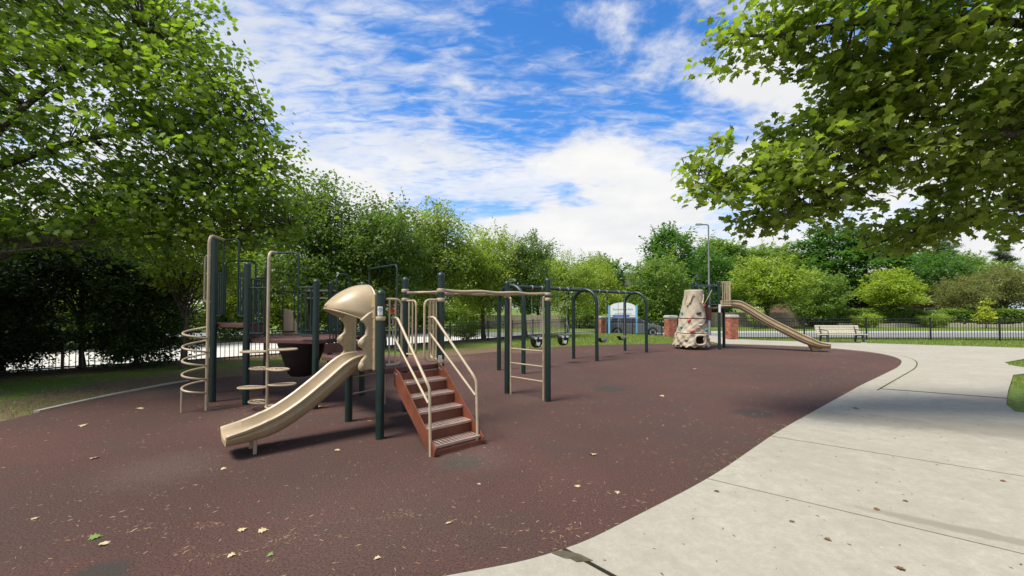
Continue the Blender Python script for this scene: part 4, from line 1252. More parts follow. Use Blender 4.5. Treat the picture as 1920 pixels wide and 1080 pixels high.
# ------------------------------------------------------------------ parked car behind the sign
car = thing('parked_car', 'dark grey car parked on the road behind the park sign', 'car', (9.6, 33.3, LOW + 0.02), None, R(-3))
def cpart(name, mb, mat, parent=car, bevel=0, smooth=False):
    o = link(name, mb.mesh(name, mat, (0, 0, 0), smooth), parent)
    if bevel:
        m = o.modifiers.new('bevel', 'BEVEL'); m.width = bevel; m.segments = 3; m.limit_method = 'ANGLE'; m.angle_limit = R(25)
    return o
hwid = 0.88
def wheel_arc(cx_, r_=0.37, n=9): return [(cx_ + r_ * math.cos(a), 0.33 + r_ * math.sin(a)) for a in np.linspace(math.pi, 0, n) if 0.33 + r_ * math.sin(a) > 0.22]
prof = [(-2.25, 0.32), (-2.2, 0.22)] + [(-2.2 + .35, 0.22)] + wheel_arc(-1.36)[0:] + [(-0.9, 0.2), (0.9, 0.2)] + wheel_arc(1.38) + [(2.15, 0.24), (2.28, 0.34), (2.26, 0.62), (2.12, 0.80), (1.15, 0.98), (0.9, 1.0), (-2.1, 1.02), (-2.24, 0.88)]
cpart('body', MB().prism(prof, hwid * 2, (0, hwid, 0), (1, 0, 0), (0, 0, 1), (0, -1, 0)), M['car'], car, 0.05, True)
rings = []
for z, x0, x1, hw_ in ((0.99, -2.05, 1.12, 0.83), (1.25, -1.93, 0.72, 0.76), (1.46, -1.72, 0.32, 0.68), (1.53, -1.45, 0.05, 0.62)):
    rings.append([V3((x0, -hw_, z)), V3((x1, -hw_, z)), V3((x1, hw_, z)), V3((x0, hw_, z))])
cab = cpart('cabin', MB().loft(rings), M['car'], car, 0.04, True)
for sgn in (-1, 1):
    for (x0, x1, x2, x3) in ((-1.88, -1.12, -1.15, -1.66), (-1.05, -0.18, -0.22, -1.06), (-0.10, 0.84, 0.42, -0.12)):
        V = [V3((x0, sgn * 0.845, 1.03)), V3((x1, sgn * 0.845, 1.03)), V3((x2, sgn * 0.715, 1.42)), V3((x3, sgn * 0.715, 1.42))]
        V2 = [p + V3((0, sgn * -0.03, 0)) for p in V]
        cpart('side_window', MB().loft([V2, V]), M['glass'])
cpart('windscreen', MB().loft([[V3((1.02, -.72, 1.04)), V3((1.02, .72, 1.04)), V3((.42, .6, 1.44)), V3((.42, -.6, 1.44))], [V3((1.10, -.74, 1.04)), V3((1.10, .74, 1.04)), V3((.47, .62, 1.45)), V3((.47, -.62, 1.45))]]), M['glass'])
cpart('rear_window', MB().loft([[V3((-1.98, -.7, 1.06)), V3((-1.98, .7, 1.06)), V3((-1.74, .6, 1.42)), V3((-1.74, -.6, 1.42))], [V3((-2.05, -.7, 1.06)), V3((-2.05, .7, 1.06)), V3((-1.79, .6, 1.42)), V3((-1.79, -.6, 1.42))]]), M['glass'])
for x in (-1.36, 1.38):
    for sgn in (-1, 1):
        def circ(r_, y, n=24): return [V3((x + r_ * math.cos(a), y, 0.33 + r_ * math.sin(a))) for a in np.linspace(0, 2 * math.pi, n + 1)[:-1]]
        w_ = cpart('tyre', MB().loft([circ(.22, sgn * .66), circ(.31, sgn * .66), circ(.33, sgn * .70), circ(.33, sgn * .85), circ(.31, sgn * .88), circ(.22, sgn * .88)]), M['tyre'], car, 0, True)
        cpart('rim', MB().loft([circ(.22, sgn * .70), circ(.22, sgn * .885), circ(.10, sgn * .875)]), M['steel'], w_, 0, True)
for sgn in (-1, 1):
    cpart('headlight', MB().box((2.16, sgn * 0.66, 0.68), (0.14, 0.34, 0.14)), M['white'], car, 0.03)
    cpart('tail_light', MB().box((-2.20, sgn * 0.72, 0.88), (0.10, 0.18, 0.2)), M['red'], car, 0.02)
    cpart('door_handle', MB().box((-0.05, sgn * 0.892, 0.86), (0.2, 0.03, 0.035)), M['car'])
    cpart('side_mirror', MB().box((0.78, sgn * 0.96, 1.08), (0.12, 0.18, 0.13)), M['car'], car, 0.03)

# ------------------------------------------------------------------ houses, walls beyond the road
def house(name, label, x, y, w, d, h, rh, rz, wall, z=LOW):
    root = thing(name, label, 'house', (x, y, z), None, rz)
    def hp(nm, mb, mat, par=root): return link(nm, mb.mesh(nm, mat), par)
    hp('wall', MB().box((0, 0, h / 2), (w, d, h)), wall)
    b_ = MB(); ov = 0.5
    V = [V3((-w/2-ov, -d/2-ov, h)), V3((w/2+ov, -d/2-ov, h)), V3((w/2+ov, d/2+ov, h)), V3((-w/2-ov, d/2+ov, h)), V3((-w/2+d/2.4, 0, h+rh)), V3((w/2-d/2.4, 0, h+rh))]
    b_.add(V, [(0, 1, 5, 4), (1, 2, 5), (2, 3, 4, 5), (3, 0, 4), (3, 2, 1, 0)])
    ro = hp('roof', b_, M['roof'])
    hp('chimney', MB().box((w * .25, 0.5, h + rh * .9), (0.7, 0.6, 1.6)), M['housebrick'], ro)
    n = max(2, int(w / 3.2))
    for r_ in range(max(1, int(h / 2.7))):
        for k in range(n):
            xx = -w / 2 + w * (k + .5) / n; zz = 1.6 + 2.7 * r_
            f = hp('window', MB().box((xx, -d / 2 - 0.03, zz), (1.3, 0.08, 1.3)), M['white'])
            hp('pane', MB().box((xx, -d / 2 - 0.076, zz), (1.12, 0.02, 1.12)), M['glass'], f)
    return root
house('brick_house', 'brown brick house with dark hipped roof half hidden by olive trees', 60, 62, 15, 10, 2.9, 2.6, R(-8), M['housebrick'])
house('brick_house', 'two storey house whose brown roof peeks out above the light maple', 55, 74, 13, 10, 5.4, 2.8, R(-5), M['housebrick'])
house('brick_house', 'brick house showing through the leaves behind the parked car', 17.5, 62, 12, 9, 5.0, 2.4, R(5), M['housebrick'])

# low stone retaining wall under the hedge, built of blocks
sw = thing('stone_wall', 'low pale stone retaining wall under the clipped hedge across the road', 'wall', (36, 48.6, LOW))
blk = MB(); blk.box((0, 0, 0.2), (0.78, 0.35, 0.40)); bm1 = blk.mesh('stone', M['wallstone'])
x = 38.0; k = 0
while x < 92:
    s = random.uniform(0.8, 1.35)
    o = link('stone', bm1, sw, (x - 36 + 0.39 * s, random.uniform(-.05, .05), -0.03)); o.scale = (s, 1, random.uniform(0.8, 1.35)); o.rotation_euler.z = random.uniform(-.03, .03)
    x += 0.80 * s
# weathered board fence seen below the far trees
wf = thing('board_fence', 'weathered grey-brown board fence across the road left of the hedge', 'fence', (22, 50, LOW))
bd = MB(); bd.box((0, 0, 0.85), (0.28, 0.03, 1.7)); bdm = bd.mesh('board', M['woodfence'])
for k in range(44): link('board', bdm, wf, (k * 0.30, random.uniform(-.01, .01), random.uniform(-.03, .03)))
wf2 = thing('board_fence', 'pale board fence across the street behind the bucket swings', 'fence', (-3.0, 46, LOW))
for k in range(30):
    o = link('board', bdm, wf2, (k * 0.30, random.uniform(-.01, .01), random.uniform(-.03, .03))); o.scale = (1, 1, 0.85)

# ------------------------------------------------------------------ vegetation
def in_lobes(lobes, n, r, shell=0.45, power=1.0):
    vol = np.array([l[3] * l[4] * l[5] for l in lobes]) ** power; idx = r.choice(len(lobes), n, p=vol / vol.sum())
    L = np.array(lobes)[idx]
    d = unit(r.normal(size=(n, 3)))
    rad = (shell ** 3 + (1 - shell ** 3) * r.random(n)) ** (1 / 3)
    ph = r.random((len(lobes), 6)) * 6.283
    w = 1 + 0.16 * np.sin(3.1 * d[:, 0] + ph[idx, 0] + 2.3 * d[:, 2]) + 0.14 * np.sin(5.3 * d[:, 1] + ph[idx, 1] - 3.7 * d[:, 2]) + 0.12 * np.sin(7.9 * d[:, 2] + ph[idx, 2] + 4.1 * d[:, 0])
    return L[:, :3] + d * (rad * w)[:, None] * L[:, 3:6], d, idx
def limb(mb, a, b_, r0, r1, sag, r, n=6):
    a, b_ = V3(a), V3(b_)
    mid = a.lerp(b_, 0.5) + V3((r.normal() * .08, r.normal() * .08, sag)) * (b_ - a).length
    pts = [a * (1 - t) ** 2 + mid * 2 * t * (1 - t) + b_ * t * t for t in np.linspace(0, 1, n)]
    mb.tube(pts, list(np.linspace(r0, r1, n)), 5, False)
    return pts
def tree_meshes(name, seed, H, trunk_r, fork, lobes, ncl, per, leaf, spread, mat, up=0.8, droop=0.35, shell=0.45, limbs=40, leaf_t=LEAF2, lean=(0, 0), flat=0.6, shoots=0):
    r = np.random.default_rng(seed)
    C, d, idx = in_lobes(lobes, ncl, r, shell)
    tr = MB()
    top = V3((lean[0], lean[1], H * 0.8))
    tpts = [V3((lean[0] * t + 0.05 * math.sin(t * 5 + seed), lean[1] * t + 0.05 * math.cos(t * 4 + seed), H * 0.8 * t)) for t in np.linspace(0, 1, 9)]
    rad = [trunk_r * (1.35 if i == 0 else 1 - 0.85 * i / 8) for i in range(9)]
    tr.tube(tpts, rad, 10)
    order = r.permutation(ncl)[:limbs]
    for j in order:
        c = C[j]
        t = np.clip(fork / (H * .8) + (1 - fork / (H * .8)) * r.random() * min(1, max(0, (c[2] - fork) / (H - fork))) * 0.8, 0.05, 0.95)
        k = t * 8; a = tpts[int(k)].lerp(tpts[min(8, int(k) + 1)], k - int(k))
        limb(tr, a, c, trunk_r * 0.34 * (1 - t * 0.6), 0.008, 0.06, r)
    bark = tr.mesh(name + '_trunk', M['bark'], (0, 0, 0), True)
    n = ncl * per
    cc = np.repeat(C, per, 0)
    csz = np.repeat(0.6 + 0.8 * r.random(ncl), per)
    P = cc + np.clip(r.normal(size=(n, 3)), -1.7, 1.7) * np.array([1, 1, flat]) * spread * csz[:, None]
    mid = np.array(lobes)[:, :3].mean(0)
    od = unit(P - mid)
    nsh = shoots * 26
    if shoots:                                             # long leafy shoots standing out of the crown
        cand = C[np.argsort(-C[:, 2] + 0.6 * r.normal(size=ncl))[:shoots * 3]]; cand = cand[r.permutation(len(cand))[:shoots]]
        Q = []
        for c in cand:
            dv = unit(np.array([c[0] * 0.25 + r.normal() * .3, c[1] * 0.25 + r.normal() * .3, 1.0])); Ls = r.uniform(0.7, 1.35) * max(1.0, H / 8)
            q = c + dv[None, :] * (np.linspace(0.1, 1, 26) * Ls)[:, None]; q[:, :2] += (np.linspace(0, 1, 26) ** 2)[:, None] * r.normal(size=2) * 0.25
            tr.tube([tuple(c), tuple(q[12]), tuple(q[-1])], [0.012, 0.008, 0.003], 4, False)
            Q.append(q + r.normal(size=(26, 3)) * 0.055)
        P = np.concatenate([P] + Q); od = unit(P - mid); n += nsh
        bark = tr.mesh(name + '_trunk', M['bark'], (0, 0, 0), True)
    X, Y, Z = leaf_axes(n, up, droop, od, r)
    S = leaf * (0.65 + 0.7 * r.random(n))
    base = np.concatenate([np.repeat(r.random(ncl), per), np.full(nsh, 0.9)])
    tint = np.clip(0.5 * base + 0.5 * r.random(n), 0, 1)
    crown = scatter(name + '_crown', leaf_t[0], leaf_t[1], P, X, Y, Z, S, mat, tint)
    return bark, crown
def plant_tree(name, label, cat, meshes, x, y, scale=1.0, rz=0.0, mat=None, group=None, z=None, sz=None):
    z = float(terrain(x, y)) if z is None else z
    root = thing(name, label, cat, (x, y, z), group, rz)
    root.scale = (scale, scale, sz or scale)
    link('trunk', meshes[0], root)
    c = link('crown', meshes[1], root)
    if mat is not None:
        c.material_slots[0].link = 'OBJECT'; c.material_slots[0].material = mat
    return root

# street trees in a row beside the left fence
rowA = tree_meshes('row_tree', 21, 7.2, 0.14, 1.9, [(0, 0, 4.3, 2.0, 2.0, 1.7), (0.9, 0.2, 5.6, 1.3, 1.3, 1.2), (-0.9, 0.3, 5.3, 1.3, 1.3, 1.3), (0, -0.6, 3.1, 2.2, 2.0, 0.9), (0.1, 0.3, 6.4, 0.8, 0.8, 0.9)], 340, 60, 0.14, 0.30, M['leaf_row'], 0.35, 0.95, 0.35, 60, shoots=34)
rowB = tree_meshes('row_tree', 22, 7.0, 0.13, 1.7, [(0, 0, 4.0, 2.2, 2.1, 1.8), (0.7, -0.4, 5.4, 1.5, 1.4, 1.3), (-1.1, 0.2, 4.7, 1.4, 1.4, 1.2), (0.4, 0, 6.3, 0.7, 0.7, 0.9), (-0.3, 0.2, 2.6, 2.0, 1.9, 0.8)], 340, 60, 0.14, 0.30, M['leaf_row'], 0.35, 0.95, 0.35, 60, shoots=34)
ROW = [(-8.35, 17.3, 1.02, 0.3, rowA, 'leaf_rowdark', 'tall leafy street tree just right of the big left tree'),
       (-5.9, 18.9, 1.0, 2.1, rowB, 'leaf_rowdark', 'tall leafy tree behind the slide hood with pointed shoots on top'),
       (-3.9, 21.3, 0.97, 4.0, rowA, 'leaf_row', 'street tree rising behind the low deck and its tan guard panels'),
       (-1.65, 23.6, 0.93, 1.1, rowB, 'leaf_rowlight', 'light green street tree above the overhead ladder'),
       (0.8, 25.0, 0.86, 5.2, rowA, 'leaf_rowdark', 'dark trunked tree standing behind the first swing arch'),
       (4.2, 31.4, 0.92, 3.1, rowB, 'leaf_rowlight', 'light street tree behind the middle swing arch'),
       (7.7, 37.5, 0.98, 0.7, rowA, 'leaf_bright', 'pale green feathery tree standing behind the park sign')]
for x, y, s, rz, me_, mt, lab in ROW:
    plant_tree('street_tree', lab, 'tree', me_, x, y, s, rz, M[mt], 'street trees along the left fence')
plant_tree('street_tree', 'slim small tree with fanned branches beside the corkscrew climber', 'tree', tree_meshes('small_tree', 31, 4.6, 0.075, 1.35, [(0, 0, 3.4, 1.5, 1.4, 1.0), (0.3, 0.2, 2.6, 1.3, 1.2, 0.6)], 130, 40, 0.14, 0.24, M['leaf_bright'], 0.5, 0.5, 0.35, 40), -9.55, 12.1, 1.0, 0.4)

# sunlit trees on the far side of the side street
far1 = tree_meshes('far_tree', 41, 8.5, 0.2, 2.0, [(0, 0, 4.5, 3.2, 3.0, 2.4), (1.2, 0.5, 6.2, 1.9, 1.9, 1.7), (-1.4, -0.3, 5.9, 1.9, 1.9, 1.7), (0, 0, 7.4, 1.2, 1.2, 1.0), (0, 0, 2.6, 3.0, 2.8, 1.2)], 420, 34, 0.30, 0.42, M['leaf_bright'], 0.7, 0.4, 0.5, 40, shoots=30)
FAR = [(-33, 12.5, 1.0, 0.2, 'leaf_bright', 'yellow green tree across the side street at the far left edge'), (-28.0, 20.0, 1.0, 1.0, 'leaf_mid', 'mid green tree across the side street behind the dark shrubs'),
       (-22.5, 24.0, 1.05, 2.2, 'leaf_bright', 'sunlit yellow green tree seen between the dark shrubs and the corkscrew'), (-18.5, 29.5, 1.0, 3.1, 'leaf_bright', 'sunlit tree across the side street behind the high deck'),
       (-13.5, 33.5, 1.05, 4.3, 'leaf_mid', 'tree across the side street behind the slide hood'), (-8.8, 38, 1.0, 5.0, 'leaf_bright', 'sunlit tree across the side street left of the board fence'),
       (-3.5, 48, 1.05, 0.9, 'leaf_mid', 'tree standing behind the pale board fence'), (3.2, 52, 1.1, 1.7, 'leaf_dark', 'dark tree beyond the road left of the park sign'), (10.5, 50, 1.0, 2.9, 'leaf_dark', 'dark tree beyond the road right behind the park sign')]
for x, y, s, rz, mt, lab in FAR:
    plant_tree('far_tree', lab, 'tree', far1, x, y, s, rz, M[mt], 'trees across the side street')

# trees across the road on the right
cone = tree_meshes('pointed_tree', 51, 12.5, 0.3, 2.0, [(0, 0, 5.5, 3.4, 3.3, 4.0), (0.3, 0, 8.8, 2.2, 2.2, 2.4), (-0.4, 0, 10.6, 1.2, 1.2, 1.5), (0.6, 0, 3.2, 3.4, 3.2, 2.0)], 700, 36, 0.34, 0.42, M['leaf_dark'], 0.6, 0.5, 0.6, 30, shoots=40)
broad = tree_meshes('broad_tree', 52, 14.5, 0.45, 3.0, [(0, 0, 8.5, 6.0, 5.5, 4.3), (3.6, 0, 8.0, 3.4, 3.2, 2.8), (-3.8, 0, 7.4, 3.4, 3.2, 3.0), (0.8, 0, 12.0, 3.2, 3.0, 2.4), (-2.2, 0, 10.8, 2.6, 2.6, 2.2), (0, -2, 5.0, 5.5, 4.5, 2.2)], 900, 44, 0.42, 0.50, M['leaf_dark'], 1.1, 0.4, 0.78, 40, flat=0.4, shoots=40)
rounded = tree_meshes('round_tree', 53, 6.4, 0.16, 0.9, [(0, 0, 3.4, 2.9, 2.8, 2.9), (0.3, 0, 4.8, 1.9, 1.9, 1.5), (0, 0, 1.9, 2.7, 2.6, 1.5)], 460, 36, 0.22, 0.30, M['leaf_mid'], 0.7, 0.6, 0.7, 20, shoots=40)
maple = tree_meshes('light_maple', 54, 7.0, 0.15, 1.5, [(0, 0, 4.2, 3.1, 2.8, 2.0), (1.4, 0, 3.8, 2.2, 2.0, 1.4), (-1.7, 0, 4.0, 2.0, 2.0, 1.4), (0.2, 0, 5.6, 1.6, 1.6, 1.3)], 380, 36, 0.24, 0.34, M['leaf_bright'], 0.9, 0.4, 0.55, 40, flat=0.5, shoots=36)
wisp = tree_meshes('olive_tree', 55, 6.2, 0.13, 1.2, [(0, 0, 3.7, 3.2, 2.8, 1.9), (1.6, 0, 3.6, 2.2, 2.0, 1.5), (-1.6, 0.3, 3.2, 2.2, 2.0, 1.5), (0, 0, 5.0, 1.8, 1.8, 1.0)], 420, 40, 0.17, 0.33, M['leaf_olive'], 0.5, 0.5, 0.5, 60, shoots=50)
RT = [('pointed_tree', 19.3, 50.5, 1.02, 0.0, cone, None, 'dark green pointed tree left of the street lamp'),
      ('round_tree', 15.3, 43.5, 1.12, 1.2, rounded, 'leaf_mid', 'soft green round tree in front of the pointed dark tree'),
      ('broad_tree', 31.0, 62.0, 0.88, 0.6, broad, 'leaf_mid', 'mid green spreading tree just right of the street lamp'),
      ('broad_tree', 49.5, 62.0, 1.02, 2.3, broad, None, 'big dark green tree with heavy leafy boughs above the bench'),
      ('broad_tree', 70.0, 72.0, 0.85, 4.1, broad, None, 'dark broad tree partly behind the right foreground branches'),
      ('light_maple', 28.8, 47.0, 1.18, 2.0, maple, 'leaf_rowlight', 'bright light green tree above the long tan slide'),
      ('round_tree', 36.5, 49.8, 1.0, 3.3, rounded, 'leaf_mid', 'dense rounded green tree behind the bench'),
      ('light_maple', 45.6, 50.0, 1.02, 0.5, maple, None, 'light green maple standing over the hedge right of the bench'),
      ('olive_tree', 56.5, 52.0, 1.05, 0.9, wisp, None, 'olive brown wispy tree left of the lime sapling'),
      ('olive_tree', 64.5, 55.0, 1.3, 3.0, wisp, None, 'olive brown wispy tree at the right edge behind the fence'),
      ('broad_tree', 40.5, 66.0, 0.86, 5.5, broad, 'leaf_mid', 'mid green tree crown rising above the bright tree and long slide'),
      ('broad_tree', 86.0, 80.0, 0.90, 1.5, broad, 'leaf_mid', 'broad tree far off at the right edge beyond the pines'),
      ('round_tree', 61.0, 60.0, 1.5, 2.5, rounded, 'leaf_dark', 'dark green round tree behind the olive trees'),
      ('light_maple', 71.0, 60.0, 1.3, 2.5, maple, 'leaf_mid', 'mid green spreading tree behind the rightmost olive tree'),
      ('round_tree', 25.5, 55.5, 1.5, 4.4, rounded, 'leaf_dark', 'dark round tree filling the gap beside the lamp post')]
for nm, x, y, s, rz, me_, mt, lab in RT:
    plant_tree(nm, lab, 'tree', me_, x, y, s, rz, M[mt] if mt else None, 'trees across the road on the right')
sap = tree_meshes('lime_sapling', 56, 3.0, 0.04, 0.5, [(0, 0, 1.9, 0.75, 0.7, 1.1), (0, 0, 1.2, 0.9, 0.8, 0.6)], 70, 22, 0.17, 0.16, M['leaf_lime'], 0.8, 0.3, 0.3, 20)
plant_tree('lime_sapling', 'small lime yellow sapling standing in front of the hedge', 'tree', sap, 52.0, 45.6, 0.95, 0.0)
plant_tree('lime_sapling', 'small yellow green sapling behind the long tan slide', 'tree', sap, 26.0, 44.5, 0.95, 1.0, M['leaf_bright'])
bushm = tree_meshes('bush', 57, 1.6, 0.04, 0.2, [(0, 0, 0.9, 1.2, 1.1, 0.8), (0.5, 0, 0.8, 0.9, 0.9, 0.7)], 120, 30, 0.15, 0.18, M['leaf_bright'], 0.7, 0.4, 0.5, 10)
for x, y, mt, lab in ((40.2, 47.4, 'leaf_bright', 'yellow green bush at the left end of the hedge'), (47.8, 47.2, 'leaf_rowlight', 'light green bush in front of the dark house'), (-2.8, 24.0, 'leaf_bright', 'small bright bush outside the fence seen beyond the steps')):
    plant_tree('bush', lab, 'bush', bushm, x, y, 1.0 if x > 0 else 0.7, 0, M[mt])
US = [(-37, 15.5), (-33.5, 18.5), (-30, 21.5), (-27, 24.5), (-24, 27.5), (-21.2, 30.6), (-18.2, 33.8), (-15.2, 36.4), (-12.2, 39.2), (-9.2, 42.2), (-6.0, 44.6), (7.6, 46.5), (11.5, 46.2)]
UL = ['at the far left end', 'left of the bright fence gap', 'seen in the bright fence gap', 'right of the bright fence gap', 'left of the corkscrew climber', 'behind the corkscrew climber', 'behind the high deck', 'behind the leaf step climber', 'behind the slide hood', 'behind the low deck', 'left of the pale board fence', 'right of the pale board fence', 'behind the parked car']
for k_, ((x, y), l_) in enumerate(zip(US, UL)):
    plant_tree('bush', 'broad leafy bush across the side street ' + l_, 'bush', bushm, x, y, 2.0 + 0.3 * math.sin(k_ * 2.1), k_ * 1.3, M[('leaf_bright', 'leaf_rowlight', 'leaf_mid')[k_ % 3]], 'bushes across the side street')
# clipped hedge
r = np.random.default_rng(61)
n = 26000
hp_ = np.stack([r.uniform(34, 92, n), 49.9 + r.normal(size=n) * 0.35, 0], 1) if False else np.zeros((n, 3))
hp_[:, 0] = r.uniform(36, 92, n); u = r.random(n)
hp_[:, 1] = np.where(u < 0.6, 49.2 + r.normal(size=n) * 0.07, r.uniform(49.2, 50.6, n))
topz = 1.85 + 0.14 * np.sin(hp_[:, 0] * 1.1) + 0.08 * np.sin(hp_[:, 0] * 3.3)
hp_[:, 2] = LOW + np.where(u < 0.6, r.uniform(0.25, 1, n) * topz, topz + r.normal(size=n) * 0.08)
X, Y, Z = leaf_axes(n, 0.5, 0.2, np.tile(np.array([[0, -0.8, 0.2]]), (n, 1)), r)
hedge = thing('hedge', 'long clipped green hedge above the low stone wall', 'hedge', (36, 49.9, LOW))
me_ = scatter('hedge_leaves', LEAF2[0], LEAF2[1], hp_ - np.array([36, 49.9, LOW]), X, Y, Z, 0.26 * (0.6 + 0.8 * r.random(n)), M['leaf_mid'], r.random(n))
tag(link('foliage', me_, hedge), kind='stuff')
hc_ = MB(); hc_.box((28, 0.1, 0.85), (56, 1.2, 1.6)); link('hedge_core', hc_.mesh('hedge_core', M['leaf_bush']), hedge)
# pine: flat tiers of needles
r = np.random.default_rng(62)
pt = MB(); pt.tube([(0, 0, 0), (0.1, 0, 6), (0, 0.1, 12), (0.05, 0, 15)], [0.28, 0.22, 0.13, 0.04], 8)
Pn = []
for k in range(46):
    z = 4.0 + 10.8 * (k / 45) ** 0.9; L = (4.6 * (1 - (z - 4) / 12.5) + 0.5) * r.uniform(0.6, 1.1); a = r.random() * 6.283
    tip = np.array([math.cos(a) * L, math.sin(a) * L, z + 0.35 + 0.1 * L])
    pt.tube([(0, 0, z), tuple(tip * np.array([.55, .55, 1]) - np.array([0, 0, .15])), tuple(tip)], [0.05, 0.03, 0.012], 5, False)
    m = int(130 * L / 3) + 30
    t = 0.25 + 0.75 * r.random(m) ** 0.7
    q = np.stack([tip[0] * t, tip[1] * t, z + (tip[2] - z) * t], 1) + r.normal(size=(m, 3)) * np.array([0.32, 0.32, 0.10]) * (0.4 + 0.6 * t[:, None])
    Pn.append(q)
Pn = np.concatenate(Pn); n = len(Pn)
TUFT = ([(0, 0, 0), (1, .1, .05), (.9, -.08, .1), (0.05, 0, 0.02), (.7, .6, .2), (.8, .5, .1), (.02, .03, 0), (.7, -.6, .15), (.8, -.5, .2), (0, .02, .02), (.3, .1, .8), (.4, 0, .75)], [(0, 1, 2), (3, 4, 5), (6, 7, 8), (9, 10, 11)])
X, Y, Z = leaf_axes(n, 1.2, 0.0, None, r)
pine = (pt.mesh('pine_trunk', M['bark'], (0, 0, 0), True), scatter('pine_crown', TUFT[0], TUFT[1], Pn, X, Y, Z, 0.42 * (0.7 + 0.6 * r.random(n)), M['leaf_pine'], r.random(n)))
plant_tree('pine_tree', 'airy blue green pine with flat tiers behind the light maple', 'tree', pine, 66.0, 64.0, 0.92, 0.3)
plant_tree('pine_tree', 'airy pine with flat tiers near the right edge of the picture', 'tree', pine, 77.5, 66.0, 0.80, 2.3)

# dark shrubs by the left fence
shr = tree_meshes('shrub', 71, 3.2, 0.06, 0.3, [(0, 0, 1.5, 1.45, 1.35, 1.35), (0.4, 0.2, 2.5, 1.1, 1.1, 0.9), (-0.5, 0, 2.2, 1.1, 1.0, 1.0), (0, 0, 0.7, 1.3, 1.2, 0.7)], 420, 60, 0.105, 0.21, M['leaf_bush'], 0.6, 0.4, 0.5, 40)
SH = [(-13.7, 11.2, 0.92, 0.0, 'large dark shrub left of the bright gap in the left fence'), (-12.9, 8.4, 1.05, 1.4, 'dark shrub nearest the camera at the left edge'), (-11.35, 12.6, 0.92, 2.9, 'dark shrub right of the bright gap in the left fence'),
      (-17.5, 12.6, 1.25, 5.2, 'tall dark shrub standing outside the left fence')]
for x, y, s, rz, lab in SH: plant_tree('shrub', lab, 'shrub', shr, x, y, s, rz, None, 'dark shrubs by the left fence')

arch_shr = tree_meshes('arched_shrub', 72, 4.0, 0.07, 1.2, [(0, 0, 2.9, 1.7, 1.3, 0.85), (-1.2, 0, 2.8, 1.2, 1.1, 0.8), (1.3, 0.1, 2.7, 1.1, 1.0, 0.8), (0.2, 0.2, 3.6, 1.3, 1.2, 0.6)], 330, 60, 0.105, 0.21, M['leaf_bush'], 0.6, 0.4, 0.5, 50)
plant_tree('shrub', 'tall dark shrub on bare stems arching over the bright fence gap', 'shrub', arch_shr, -12.6, 12.25, 1.0, 0.6, None, 'dark shrubs by the left fence')

# ---- big tree on the left, trunk just outside the picture
def hero_tree(name, label, seed, base, trunk_h, trunk_r, boughs, lobes, ncl, per, leaf, spread, mat, singles=0, flat=0.55, shell=0.25):
    r = np.random.default_rng(seed)
    base = V3(base)
    root = thing(name, label, 'tree', base)
    tr = MB()
    tp_ = [V3((0.06 * math.sin(k), 0.06 * math.cos(k * 1.3), trunk_h * k / 8)) for k in range(9)]
    tr.tube(tp_, [trunk_r * (1.4 if k == 0 else 1 - 0.07 * k) for k in range(9)], 14)
    bpts = []
    for bl, r0 in boughs:
        pts = [p - base for p in spline(bl, 6)]
        tr.tube(pts, list(np.linspace(r0, 0.012, len(pts))), 8, False)
        bpts += pts[2:]
    bp = np.array([tuple(p) for p in bpts])
    C, d, idx = in_lobes(lobes, ncl, r, shell, 0.7)
    C = C - np.array(base)
    for j in range(ncl):                                   # a twig from the nearest bough to each sprig
        dd = np.linalg.norm(bp - C[j], axis=1); k = int(np.argmin(dd + 0.4 * np.maximum(0, bp[:, 2] - C[j][2])))
        if dd[k] < (0.7 if singles else 2.2): limb(tr, bp[k], C[j], 0.006 + 0.006 * dd[k], 0.003, 0.05, r, 4)
    link('trunk', tr.mesh(name + '_trunk', M['bark'], (0, 0, 0), True), root)
    n = ncl * per
    sz_ = np.repeat(0.6 + 0.8 * r.random(ncl), per)
    P = np.repeat(C, per, 0) + np.clip(r.normal(size=(n, 3)), -1.35, 1.35) * np.array([1, 1, flat]) * spread * sz_[:, None]
    od = unit(P - C.mean(0))
    X, Y, Z = leaf_axes(n, 0.55, 0.55, od * 0.7, r)
    S = leaf * (0.6 + 0.75 * r.random(n))
    tint = np.clip(0.45 * np.repeat(r.random(ncl), per) + 0.55 * r.random(n), 0, 1)
    keep = np.ones(n, bool)
    pick = []
    if singles:
        Wp = P + np.array(base); vis = (Wp[:, 1] > 1) & (np.abs(Wp[:, 0] / Wp[:, 1]) < 1.2) & (np.abs((Wp[:, 2] - 1.74) / Wp[:, 1]) < 0.73)
        dist = np.linalg.norm(Wp - np.array([0, 0, 1.74]), axis=1) / S; dist[~vis] = 1e9
        pick = np.argsort(dist)[:singles]; keep[pick] = False
    crown = link('crown', scatter(name + '_crown', LEAF_L[0], LEAF_L[1], P[keep], X[keep], Y[keep], Z[keep], S[keep], mat, tint[keep]), root)
    tag(crown, kind='stuff') if singles else None
    if singles:
        ones = [scatter('leaf', LEAF_L[0], LEAF_L[1], np.zeros((1, 3)), np.array([[1., 0, 0]]), np.array([[0, 1., 0]]), np.array([[0, 0, 1.]]), np.ones(1), mat, np.array([t])) for t in (0.1, 0.3, 0.5, 0.7, 0.9)]
        for j in pick:
            o = link('leaf', ones[min(4, int(tint[j] * 5))], crown)
            o.matrix_local = Matrix(((X[j][0] * S[j], Y[j][0] * S[j], Z[j][0] * S[j], P[j][0]), (X[j][1] * S[j], Y[j][1] * S[j], Z[j][1] * S[j], P[j][1]), (X[j][2] * S[j], Y[j][2] * S[j], Z[j][2] * S[j], P[j][2]), (0, 0, 0, 1)))
    return root
